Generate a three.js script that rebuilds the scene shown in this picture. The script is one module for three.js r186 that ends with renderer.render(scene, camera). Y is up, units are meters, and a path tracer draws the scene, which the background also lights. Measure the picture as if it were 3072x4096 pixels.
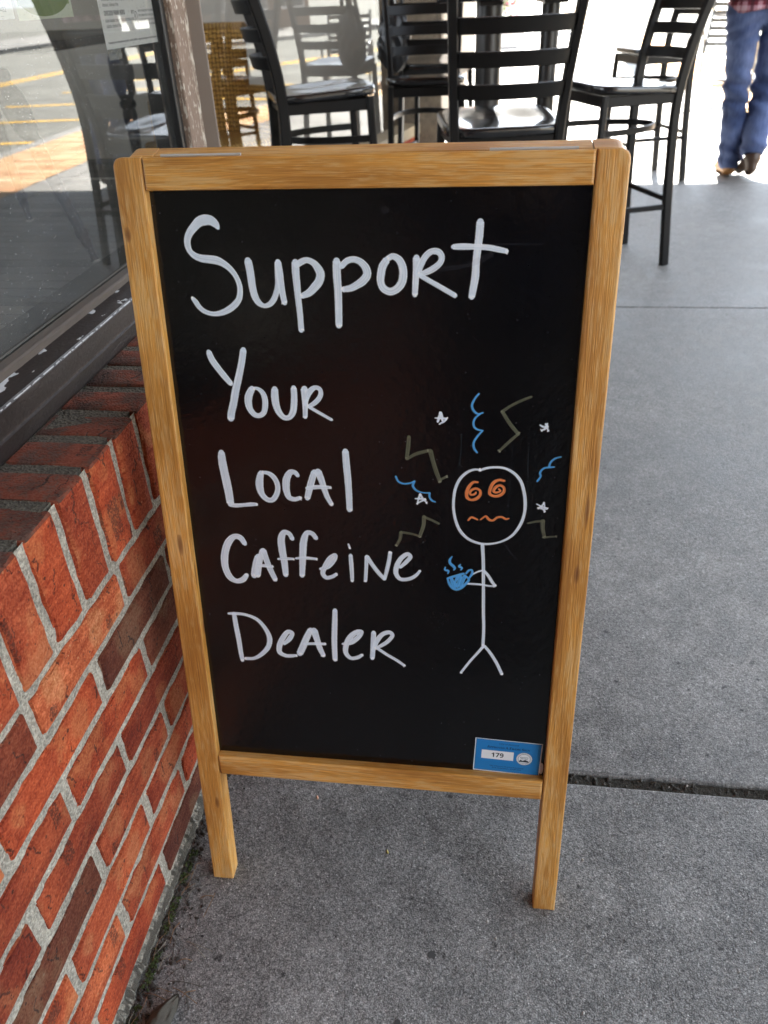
import * as THREE from 'three';
import { MarchingCubes } from 'three/addons/objects/MarchingCubes.js';
import { mergeGeometries, mergeVertices, toCreasedNormals } from 'three/addons/utils/BufferGeometryUtils.js';
import { RoundedBoxGeometry } from 'three/addons/geometries/RoundedBoxGeometry.js';

/* ---------- camera, sky, sun, exposure ---------- */
const scene = new THREE.Scene();
const camera = new THREE.PerspectiveCamera(66.42, 0.75, 0.05, 600);
camera.rotation.order = 'YXZ';
camera.rotation.set(-0.59165, 0.15442, -0.04566);
camera.position.set(0, 1.176, 0);
camera.focus = 0.98;
camera.userData.fStop = 7;
scene.add(camera);

const renderer = new THREE.WebGLRenderer({ antialias: true });
renderer.toneMapping = THREE.LinearToneMapping;
renderer.toneMappingExposure = 18.5;
renderer.shadowMap.enabled = true;

const SUN = new THREE.Vector3(0.06, 1.28, -1).normalize();
const sun = new THREE.DirectionalLight(new THREE.Color().setRGB(1, 0.95, 0.86), 4.2);
sun.position.copy(SUN).multiplyScalar(60);
sun.castShadow = true;
sun.shadow.mapSize.set(4096, 4096);
Object.assign(sun.shadow.camera, { left: -20, right: 20, top: 20, bottom: -20, near: 1, far: 140 });
scene.add(sun, sun.target);

/* ---------- noise and texture helpers ---------- */
function rng(seed) { let a = seed >>> 0; return () => { a = (a + 0x6D2B79F5) | 0; let t = Math.imul(a ^ (a >>> 15), 1 | a); t = (t + Math.imul(t ^ (t >>> 7), 61 | t)) ^ t; return ((t ^ (t >>> 14)) >>> 0) / 4294967296; }; }
const clamp = (x, a = 0, b = 1) => Math.min(b, Math.max(a, x));
const sstep = (a, b, x) => { const t = clamp((x - a) / (b - a)); return t * t * (3 - 2 * t); };
const lerp = (a, b, t) => a + (b - a) * t;
// periodic value noise, summed over octaves, about 0..1
function fbm(W, H, cx, cy, oct, seed, gain = 0.5) {
  const out = new Float32Array(W * H), R = rng(seed); let amp = 1, tot = 0;
  for (let o = 0; o < oct; o++) {
    const nx = Math.min(cx << o, W), ny = Math.min(cy << o, H), lat = new Float32Array(nx * ny);
    for (let i = 0; i < lat.length; i++) lat[i] = R();
    const xi = new Int32Array(W), xj = new Int32Array(W), xf = new Float32Array(W);
    for (let x = 0; x < W; x++) { const f = x / W * nx, i = Math.floor(f), t = f - i; xi[x] = i % nx; xj[x] = (i + 1) % nx; xf[x] = t * t * (3 - 2 * t); }
    for (let y = 0; y < H; y++) {
      const f = y / H * ny, i = Math.floor(f), t = f - i, w = t * t * (3 - 2 * t), a = (i % ny) * nx, b = ((i + 1) % ny) * nx;
      for (let x = 0; x < W; x++) { const p = lat[a + xi[x]], q = lat[a + xj[x]], r = lat[b + xi[x]], s = lat[b + xj[x]], u = xf[x], m = p + (q - p) * u; out[y * W + x] += amp * (m + (r + (s - r) * u - m) * w); }
    }
    tot += amp; amp *= gain;
  }
  for (let i = 0; i < out.length; i++) out[i] /= tot;
  return out;
}
function dataTex(W, H, fn, srgb = true) {
  const d = new Uint8Array(W * H * 4), c = [0, 0, 0];
  for (let i = 0; i < W * H; i++) { fn(i % W, (i / W) | 0, i, c); d[i * 4] = clamp(c[0], 0, 255); d[i * 4 + 1] = clamp(c[1], 0, 255); d[i * 4 + 2] = clamp(c[2], 0, 255); d[i * 4 + 3] = 255; }
  const t = new THREE.DataTexture(d, W, H); t.magFilter = THREE.LinearFilter; t.minFilter = THREE.LinearMipmapLinearFilter; t.generateMipmaps = true;
  t.wrapS = t.wrapT = THREE.RepeatWrapping; if (srgb) t.colorSpace = THREE.SRGBColorSpace; t.needsUpdate = true; return t;
}
function canvasTex(W, H, draw, srgb = true) {
  const c = document.createElement('canvas'); c.width = W; c.height = H; draw(c.getContext('2d'), W, H);
  const t = new THREE.CanvasTexture(c); if (srgb) t.colorSpace = THREE.SRGBColorSpace; t.wrapS = t.wrapT = THREE.RepeatWrapping; return t;
}
const rep = (t, x, y) => { const c = t.clone(); c.repeat.set(x, y); c.needsUpdate = true; return c; };

/* sky: clear pale blue, whiter towards the horizon, with thin high cloud */
{
  const W = 512, H = 256, n = fbm(W, H, 6, 8, 5, 77), d = new Float32Array(W * H * 4);
  for (let y = 0; y < H; y++) for (let x = 0; x < W; x++) {
    const el = (y + 0.5) / H * Math.PI - Math.PI / 2, h = Math.pow(1 - clamp(Math.sin(Math.max(el, 0))), 3), c = sstep(0.5, 0.78, n[y * W + x]) * 0.55 * sstep(0, 0.25, el);
    const i = (y * W + x) * 4;
    for (let k = 0; k < 3; k++) { const b = lerp([0.19, 0.228, 0.28][k], [0.385, 0.405, 0.425][k], h); d[i + k] = lerp(b, 0.5, c); }
    d[i + 3] = 1;
  }
  const t = new THREE.DataTexture(d, W, H, THREE.RGBAFormat, THREE.FloatType);
  t.mapping = THREE.EquirectangularReflectionMapping; t.magFilter = THREE.LinearFilter; t.needsUpdate = true;
  scene.background = t; scene.environment = t;
}

/* ---------- object helpers ---------- */
const taken = {};
function numbered(n) { const k = taken[n] = (taken[n] ?? -1) + 1; return k ? n + '_' + String(k).padStart(3, '0') : n; }
function shadowed(o) { o.castShadow = o.receiveShadow = true; return o; }
function thing(name, label, category, pos = [0, 0, 0], turn = 0, group) {
  const o = new THREE.Group(); o.name = numbered(name); o.position.set(...pos); o.rotation.y = turn; o.userData = { label, category }; if (group) o.userData.group = group; scene.add(o); return o;
}
function part(parent, name, geo, mat, label) {
  const m = shadowed(new THREE.Mesh(Array.isArray(geo) ? mergeGeometries(geo.map((g) => (g.index ? g.toNonIndexed() : g)).map(stripped)) : geo, mat)); m.name = name; if (label) m.userData.label = label; parent.add(m); return m;
}
function stripped(g) { for (const k of Object.keys(g.attributes)) if (!['position', 'normal', 'uv'].includes(k)) g.deleteAttribute(k); if (!g.attributes.uv) g.setAttribute('uv', new THREE.BufferAttribute(new Float32Array(g.attributes.position.count * 2), 2)); return g; }
function single(name, label, category, geo, mat, group) { const m = part(scene, numbered(name), geo, mat); m.userData = { label, category }; if (group) m.userData.group = group; return m; }
function structure(name, geo, mat, parent = scene) { const m = part(parent, name, geo, mat); if (parent === scene) m.userData.kind = 'structure'; return m; }
const V = (x, y, z) => new THREE.Vector3(x, y, z);
const box = (x0, x1, y0, y1, z0, z1) => uvMetres(new THREE.BoxGeometry(x1 - x0, y1 - y0, z1 - z0).translate((x0 + x1) / 2, (y0 + y1) / 2, (z0 + z1) / 2));
const rbox = (x0, x1, y0, y1, z0, z1, r = 0.004, s = 2) => uvMetres(new RoundedBoxGeometry(x1 - x0, y1 - y0, z1 - z0, s, r).translate((x0 + x1) / 2, (y0 + y1) / 2, (z0 + z1) / 2));
// uv in metres across each face, by the face's main direction
function uvMetres(g, ox = 0, oy = 0) {
  const p = g.attributes.position, n = g.attributes.normal, uv = new Float32Array(p.count * 2);
  for (let i = 0; i < p.count; i++) {
    const ax = Math.abs(n.getX(i)), ay = Math.abs(n.getY(i)), az = Math.abs(n.getZ(i)), x = p.getX(i), y = p.getY(i), z = p.getZ(i);
    uv[i * 2] = ox + (ax >= ay && ax >= az ? z : x); uv[i * 2 + 1] = oy + (ay > ax && ay > az ? z : y);
  }
  g.setAttribute('uv', new THREE.BufferAttribute(uv, 2)); return g;
}
// a rectangle w (along side) by h (along the other way) swept along points
function sweep(pts, w, h, side = V(1, 0, 0), smooth = true, n = 14) {
  const P = smooth && pts.length > 2 ? new THREE.CatmullRomCurve3(pts).getPoints(n) : pts, pos = [], idx = [], uv = []; let len = 0;
  const prof = []; const r = Math.min(w, h) * 0.22;
  for (const [sx, sy] of [[-1, -1], [1, -1], [1, 1], [-1, 1]]) { const cx = sx * (w / 2 - r), cy = sy * (h / 2 - r); const a0 = Math.atan2(sy, sx); for (const da of [-0.5, 0.5]) prof.push([cx + Math.cos(a0 + da * Math.PI / 2.2) * r, cy + Math.sin(a0 + da * Math.PI / 2.2) * r]); }
  const K = prof.length;
  for (let i = 0; i < P.length; i++) {
    const t = V(0, 0, 0).subVectors(P[Math.min(i + 1, P.length - 1)], P[Math.max(i - 1, 0)]).normalize(), s = side.clone().addScaledVector(t, -side.dot(t)).normalize(), u = V(0, 0, 0).crossVectors(t, s);
    if (i) len += P[i].distanceTo(P[i - 1]);
    for (let k = 0; k < K; k++) { const q = P[i].clone().addScaledVector(s, prof[k][0]).addScaledVector(u, prof[k][1]); pos.push(q.x, q.y, q.z); uv.push(prof[k][0] + prof[k][1], len); }
  }
  for (let i = 0; i < P.length - 1; i++) for (let k = 0; k < K; k++) { const a = i * K + k, b = i * K + (k + 1) % K; idx.push(a, b, a + K, b, b + K, a + K); }
  for (const e of [0, P.length - 1]) for (let k = 1; k < K - 1; k++) { const o = e * K; e ? idx.push(o, o + k, o + k + 1) : idx.push(o, o + k + 1, o + k); }
  const g = new THREE.BufferGeometry(); g.setAttribute('position', new THREE.Float32BufferAttribute(pos, 3)); g.setAttribute('uv', new THREE.Float32BufferAttribute(uv, 2)); g.setIndex(idx);
  return toCreasedNormals(g, 0.6);
}
const tube = (pts, r, n = 16, rs = 8) => new THREE.TubeGeometry(pts.length > 2 ? new THREE.CatmullRomCurve3(pts) : new THREE.LineCurve3(pts[0], pts[1]), n, r, rs);
const mat = (rgb, o = {}) => new THREE.MeshStandardMaterial({ color: new THREE.Color().setRGB(...rgb), roughness: 0.7, ...o });
const phys = (rgb, o = {}) => new THREE.MeshPhysicalMaterial({ color: new THREE.Color().setRGB(...rgb), roughness: 0.7, ...o });

/* ---------- materials ---------- */
// concrete: 2.44 m to a tile; sandy grain, pale sand grains, pits and broad weathered patches
const CW = 2048, cBroad = fbm(CW, CW, 5, 5, 5, 11, 0.55), cMid = fbm(CW, CW, 60, 60, 4, 12), cFine = fbm(CW, CW, 700, 700, 2, 13);
const cR = rng(14), cPits = new Float32Array(CW * CW);
for (let k = 0; k < 900; k++) { const x = (cR() * CW) | 0, y = (cR() * CW) | 0, r = 1 + cR() * cR() * 5, e = 0.5 + cR(), a = cR() * 3.14; for (let j = -8; j <= 8; j++) for (let i = -8; i <= 8; i++) { const u = i * Math.cos(a) + j * Math.sin(a), v = (-i * Math.sin(a) + j * Math.cos(a)) / e, d = Math.hypot(u, v) / r; if (d < 1) cPits[((y + j + CW) % CW) * CW + (x + i + CW) % CW] = Math.max(cPits[((y + j + CW) % CW) * CW + (x + i + CW) % CW], 1 - d * d); } }
const cGrain = new Float32Array(CW * CW); for (let i = 0; i < cGrain.length; i++) cGrain[i] = cR();
const concreteMap = dataTex(CW, CW, (x, y, i, c) => {
  let v = 117 + (cBroad[i] - 0.5) * 64 + (cMid[i] - 0.5) * 40 + (cFine[i] - 0.5) * 54 + (cGrain[i] - 0.5) * 96;
  if (cGrain[i] > 0.994) v += 70; v -= cPits[i] * 60;
  c[0] = v * 1.0; c[1] = v * 0.99; c[2] = v * 0.965;
});
const gF = fbm(1024, 1024, 420, 420, 2, 15), gM = fbm(1024, 1024, 90, 90, 3, 16);
const concreteBump = dataTex(1024, 1024, (x, y, i, c) => { c[0] = c[1] = c[2] = 128 + (gF[i] - 0.5) * 170 + (gM[i] - 0.5) * 70; }, false);   // 0.6 m to a tile
const concreteR = dataTex(512, 512, (x, y, i, c) => { const j = (y * 4) * CW + x * 4; c[0] = c[1] = c[2] = 150 + (cBroad[j] - 0.5) * 120 + (cMid[j] - 0.5) * 60; }, false);
const CT = 1 / 2.44;
const concreteMat = mat([1, 1, 1], { map: rep(concreteMap, CT, CT), bumpMap: rep(concreteBump, 1.63, 1.63), bumpScale: 0.0014, roughnessMap: rep(concreteR, CT, CT), roughness: 1 });
const asphaltMat = mat([0.72, 0.74, 0.7], { map: rep(concreteMap, CT, CT), bumpMap: rep(concreteBump, 1.63, 1.63), bumpScale: 0.003, roughness: 0.9 });


// brick clay: 1.2 m to a tile; sandy pores, drag marks, cracks, pale and dark blotches
const BW = 2048, bBroad = fbm(BW, BW, 14, 14, 4, 21), bDrag = fbm(BW, BW, 40, 300, 3, 22), bFine = fbm(BW, BW, 600, 600, 2, 23), bPale = fbm(BW, BW, 26, 20, 4, 24);
const bR = rng(25), bMark = new Float32Array(BW * BW), bLight = new Float32Array(BW * BW);
const dab = (F, x, y, r, v) => { for (let j = -Math.ceil(r); j <= r; j++) for (let i = -Math.ceil(r); i <= r; i++) if (i * i + j * j <= r * r) { const k = ((Math.round(y) + j + BW * 4) % BW) * BW + (Math.round(x) + i + BW * 4) % BW; if (F[k] < v) F[k] = v; } };
for (let k = 0; k < 520; k++) { let x = bR() * BW, y = bR() * BW, a = 1.2 + bR() * 0.8; const a0 = a, n = 8 + bR() * 40, w = 0.6 + bR() * 1.8; for (let s = 0; s < n; s++) { a = lerp(a, a0, 0.25) + (bR() - 0.5) * 1.7; x += Math.cos(a) * 2; y += Math.sin(a) * 2; dab(bMark, x, y, w * (0.5 + bR()), 0.5 + bR() * 0.5); } }
for (let k = 0; k < 5200; k++) dab(bMark, bR() * BW, bR() * BW, 0.5 + bR() * bR() * 4, 0.35 + bR() * 0.6);
for (let k = 0; k < 3200; k++) dab(bLight, bR() * BW, bR() * BW, 0.5 + bR() * bR() * 2.6, 0.4 + bR() * 0.6);
for (let k = 0; k < 40; k++) { const x = bR() * BW, y = bR() * BW, w = 14 + bR() * 30, h = 40 + bR() * 90; for (let s = 0; s < w * h / 9; s++) dab(bMark, x + (bR() - 0.5) * w, y + (bR() - 0.5) * h, 1 + bR() * 1.6, 0.3 + bR() * 0.5); }
const brickMap = dataTex(BW, BW, (x, y, i, c) => {
  const b = bBroad[i] - 0.5, f = (bFine[i] - 0.5) * 74 + (bDrag[i] - 0.5) * 50, p = sstep(0.54, 0.7, bPale[i]) * (0.35 + bFine[i] * 0.9), m = bMark[i] * 0.72, l = bLight[i];
  let r = 172 + b * 100 + f, g = 76 + b * 74 + f * 0.9, u = 40 + b * 48 + f * 0.8;
  r = lerp(r, 214, p * 0.5); g = lerp(g, 150, p * 0.55); u = lerp(u, 104, p * 0.5);
  r = lerp(lerp(r, 62, m), 232, l * 0.6); g = lerp(lerp(g, 36, m), 190, l * 0.6); u = lerp(lerp(u, 28, m), 140, l * 0.6);
  c[0] = r; c[1] = g; c[2] = u;
});
const brickBump = dataTex(BW, BW, (x, y, i, c) => { c[0] = c[1] = c[2] = 120 + (bFine[i] - 0.5) * 110 + (bDrag[i] - 0.5) * 60 + (bBroad[i] - 0.5) * 60 - bMark[i] * 100 + bLight[i] * 16; }, false);
const BT = 1 / 1.2;
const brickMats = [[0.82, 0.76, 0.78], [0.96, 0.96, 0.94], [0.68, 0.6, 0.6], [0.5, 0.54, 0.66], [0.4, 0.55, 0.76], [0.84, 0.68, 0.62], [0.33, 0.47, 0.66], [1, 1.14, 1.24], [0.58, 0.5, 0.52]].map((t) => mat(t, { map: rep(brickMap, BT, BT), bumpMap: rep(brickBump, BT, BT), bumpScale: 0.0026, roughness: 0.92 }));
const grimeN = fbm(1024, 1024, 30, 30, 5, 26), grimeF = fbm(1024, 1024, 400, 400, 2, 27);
const grimyShadedBrickMap = dataTex(1024, 1024, (x, y, i, c) => { const j = (y * 2) * BW + x * 2, k = sstep(0.36, 0.6, grimeN[i] * 0.7 + grimeF[i] * 0.3), f = (grimeF[i] - 0.5) * 50, m = bMark[j] * 0.6; c[0] = lerp(lerp(140 + f, 88 + f, k), 30, m); c[1] = lerp(lerp(74 + f, 62 + f, k), 24, m); c[2] = lerp(lerp(52 + f, 52 + f, k), 20, m); });
const grimyShadedBrick = mat([0.9, 0.84, 0.82], { map: rep(grimyShadedBrickMap, BT, BT), bumpMap: rep(brickBump, BT, BT), bumpScale: 0.003, roughness: 0.95 });  // brick tops: grime, with their shade also put into the colour
const paverMats = [[0.5, 0.31, 0.17], [0.55, 0.37, 0.21], [0.47, 0.25, 0.13], [0.58, 0.42, 0.26]].map((t) => mat(t, { bumpMap: rep(brickBump, BT, BT), bumpScale: 0.003, roughness: 0.95 }));
// mortar: coarse sand
const mN = fbm(1024, 1024, 300, 300, 2, 31), mB = fbm(1024, 1024, 20, 20, 4, 32), mR = rng(33);
const mortarMap = dataTex(1024, 1024, (x, y, i, c) => { const g = mR(), v = 168 + (mN[i] - 0.5) * 90 + (mB[i] - 0.5) * 50 + (g > 0.97 ? 40 : g < 0.03 ? -60 : 0); c[0] = v; c[1] = v * 0.965; c[2] = v * 0.885; });
const mortarBump = dataTex(1024, 1024, (x, y, i, c) => { c[0] = c[1] = c[2] = 128 + (mN[i] - 0.5) * 200; }, false);
const mortarMat = mat([1.06, 1.05, 1.03], { map: rep(mortarMap, 1.4, 1.4), bumpMap: rep(mortarBump, 1.4, 1.4), bumpScale: 0.003, roughness: 0.97 });
const jointMat = mat([0.13, 0.122, 0.11], { map: rep(mortarMap, 3, 3), bumpMap: rep(mortarBump, 3, 3), bumpScale: 0.006, roughness: 1 });
const cementMat = mat([0.7, 0.69, 0.67], { map: rep(mortarMap, 1.4, 1.4), bumpMap: rep(mortarBump, 1.4, 1.4), bumpScale: 0.004, roughness: 1 });

// varnished pine: u across (m), v along (m); worn pale varnish, darker growth rings, small knots
const WW = 512, WH = 2048, wStreak = fbm(WW, WH, 60, 10, 4, 41), wWarp = fbm(WW, WH, 3, 4, 3, 42), wWorn = fbm(WW, WH, 36, 70, 5, 43, 0.62), wPore = fbm(WW, WH, 256, 60, 2, 44), wTone = fbm(WW, WH, 4, 9, 3, 45);
const wKnot = []; { const R = rng(46); for (let k = 0; k < 9; k++) wKnot.push([R() * WW, R() * WH, 8 + R() * 16, 14 + R() * 40]); }
const woodFn = (x, y, i, c) => {
  const ring = Math.sin((x / WW * 26 + wWarp[i] * 16 + wTone[i] * 5) * 6.283), s = (wStreak[i] - 0.5) * 40 - sstep(0.2, 1, ring) * 15 * wTone[i] * 1.6 + (wPore[i] - 0.5) * 40 + (wTone[i] - 0.5) * 92; let k = 0;
  for (const [kx, ky, kw, kh] of wKnot) { const d = ((x - kx) / kw) ** 2 + ((y - ky) / kh) ** 2; if (d < 1) k = Math.max(k, 1 - d); }
  const w = sstep(0.42, 0.68, wWorn[i] * 0.6 + wPore[i] * 0.28 + (wTone[i] - 0.5) * 0.35 + 0.05) * 0.66;
  c[0] = lerp(lerp(206 + s, 216 + s * 0.4, w), 96, k * 0.6); c[1] = lerp(lerp(150 + s * 0.9, 183 + s * 0.4, w), 54, k * 0.6); c[2] = lerp(lerp(72 + s * 0.55, 138 + s * 0.3, w), 24, k * 0.6);
};
const woodMap = dataTex(WW, WH, woodFn);
const woodBump = dataTex(WW, WH, (x, y, i, c) => { c[0] = c[1] = c[2] = 128 + (wPore[i] - 0.5) * 130 + (wStreak[i] - 0.5) * 80; }, false);
const woodMat = phys([0.98, 0.9, 0.76], { map: rep(woodMap, 8, 0.75), bumpMap: rep(woodBump, 8, 0.75), bumpScale: 0.0008, roughness: 0.5, clearcoat: 0.25, clearcoatRoughness: 0.35 });

const blackSteel = phys([0.008, 0.0072, 0.0068], { roughness: 0.4, specularIntensity: 0.45 });
const blackSeat = phys([0.012, 0.012, 0.013], { roughness: 0.16, clearcoat: 0.6, clearcoatRoughness: 0.08 });
const glassMat = new THREE.MeshPhysicalMaterial({ color: 0xffffff, transmission: 1, thickness: 0, roughness: 0, ior: 1.62 });
const chrome = mat([0.75, 0.75, 0.74], { metalness: 1, roughness: 0.25 }), zinc = mat([0.6, 0.6, 0.58], { roughness: 0.4 });
console.log('materials');


/* ---------- ground ---------- */
const XW = -0.4704, WIDE = 2.35;
{
  structure('road', uvMetres(new THREE.PlaneGeometry(500, 500).rotateX(-Math.PI / 2).translate(0, -0.134, 0)), asphaltMat);
  const pave = new THREE.Group(); pave.name = 'pavement'; pave.userData.kind = 'structure'; scene.add(pave);
  part(pave, 'joint_bed', box(-2.6, WIDE, -0.13, -0.009, -46, 12), jointMat);
  // slabs 2.44 m long; the joint in front of the sign is wide and full of dirt
  const edges = [12, 6.4, 3.96, 1.52, -0.918, -3.36, -5.8, -8.24, -10.7, -13.1, -15.6, -20.5, -30, -46];
  for (let k = 0; k < edges.length - 1; k++) {
    const a = k === 4 ? 0.0115 : 0.003, b = k === 3 ? 0.0115 : 0.003;
    const g = rbox(-2.6, 2.13, -0.06, 0, edges[k + 1] + b, edges[k] - a, 0.006, 3); part(pave, 'concrete_slab', g, concreteMat);
    const h = rbox(2.136, WIDE - 0.006, -0.06, 0.001, edges[k + 1] + b, edges[k] - a, 0.006, 3); part(pave, 'border_slab', h, concreteMat);
  }
  // brick strip along the kerb: pavers one by one where the photo and its mirror image show them
  const strip = new THREE.Group(); strip.name = 'brick_pavement'; strip.userData.kind = 'structure'; scene.add(strip);
  part(strip, 'sand_bed', box(WIDE, 3.3, -0.13, -0.012, -46, 12), mat([0.3, 0.24, 0.17], { roughness: 1 }));
  const R = rng(51), gv = [0, 1, 2, 3].map((k) => uvMetres(new RoundedBoxGeometry(0.227, 0.06, 0.112, 1, 0.004), k * 0.3, k * 0.17)), far = [];
  const tint = paverMats;
  for (let r = 0; r < 200; r++) for (let k = 0; k < 4; k++) {
    const z = -5.3 - r * 0.116, x = WIDE + 0.118 + k * 0.232 + (r % 2 ? 0.008 : 0);
    if (r < 72) { const m = part(strip, 'paver', gv[(r * 3 + k) % 4], tint[(R() * 4) | 0]); m.position.set(x, -0.03 + (R() - 0.5) * 0.003, z); m.rotation.y = (R() - 0.5) * 0.02; }
    else far.push(gv[k].clone().translate(x, -0.03, z));
  }
  const fm = part(strip, 'distant_pavers', far, paverMats[0]); fm.userData.kind = 'stuff';
  structure('kerb', rbox(3.3, 3.46, -0.14, 0, -46, 12, 0.02, 3), concreteMat);
  // opposite pavement
  structure('opposite_pavement', rbox(14.2, 18, -0.14, 0, -60, 30, 0.02, 2), concreteMat);
  // yellow paint on the road
  const yellow = mat([0.72, 0.42, 0.03], { roughness: 0.8, bumpMap: concreteBump, bumpScale: 0.002 });
  const line = (x0, z0, x1, z1, w = 0.11) => { const d = V(x1 - x0, 0, z1 - z0), L = d.length(); return new THREE.BoxGeometry(w, 0.004, L).rotateY(Math.atan2(d.x, d.z)).translate((x0 + x1) / 2, -0.131, (z0 + z1) / 2); };
  const ym = structure('road_markings', [line(3.5, -9.05, 6.2, -8.7), line(3.5, -10.9, 6.2, -10.55), line(3.5, -12.75, 6.2, -12.4), line(3.5, -14.6, 6.2, -14.25), line(3.5, -7.2, 6.2, -6.85), line(8.35, -40, 8.1, 10), line(8.6, -40, 8.35, 10), line(3.5, -16.5, 6.2, -16.1), line(3.5, -18.4, 6.2, -18)], yellow);
}

/* ---------- brick wall under the window ---------- */
function brickGeo(dx, dy, dz, seed, soft = 0.0035, top = false) {
  const ax = [0, soft, dx / 2, dx - soft, dx], cuts = (L, n) => { const a = [0, soft]; for (let i = 1; i < n; i++) a.push(L * i / n); a.push(L - soft, L); return a; };
  const ay = cuts(dy, dy > dz ? 7 : 3), az = cuts(dz, dy > dz ? 3 : 9), g = new THREE.BoxGeometry(1, 1, 1, ax.length - 1, ay.length - 1, az.length - 1), p = g.attributes.position, R = rng(seed);
  const hash = (a, b, c) => { const s = Math.sin(a * 127.1 + b * 311.7 + c * 74.7 + seed * 17.3) * 43758.5453; return s - Math.floor(s); };
  for (let i = 0; i < p.count; i++) {
    const a = Math.round((p.getX(i) + 0.5) * (ax.length - 1)), b = Math.round((p.getY(i) + 0.5) * (ay.length - 1)), c = Math.round((p.getZ(i) + 0.5) * (az.length - 1));
    let x = ax[a] - dx, y = ay[b] - dy / 2, z = az[c] - dz / 2; const ex = a === ax.length - 1, ey = b === 0 || b === ay.length - 1, ez = c === 0 || c === az.length - 1, h = hash(a, b, c), h2 = hash(c, a, b);
    if (ex) x -= 0.0009 * h; if (ex && (ey || ez)) { x -= 0.0012 + 0.0026 * h * h; }
    if (ey) y -= Math.sign(y) * (0.0004 + 0.0022 * h2 * h2 + (ex || ez ? 0.0012 : 0)); if (ez) z -= Math.sign(z) * (0.0004 + 0.0024 * h * h2 + (ex || ey ? 0.0012 : 0));
    if (ex && ey && ez) { x -= 0.003 * h; y -= Math.sign(y) * 0.002 * h2; z -= Math.sign(z) * 0.002; }
    p.setXYZ(i, x, y, z);
  }
  g.clearGroups(); uvMetres(g, R() * 5, R() * 5); const out = toCreasedNormals(g, 0.75);
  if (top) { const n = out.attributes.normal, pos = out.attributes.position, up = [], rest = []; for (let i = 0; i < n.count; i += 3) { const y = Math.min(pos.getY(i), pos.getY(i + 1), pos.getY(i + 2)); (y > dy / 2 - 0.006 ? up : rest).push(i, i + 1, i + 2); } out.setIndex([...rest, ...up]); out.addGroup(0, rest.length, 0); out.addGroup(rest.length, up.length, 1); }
  return out;
}
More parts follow.
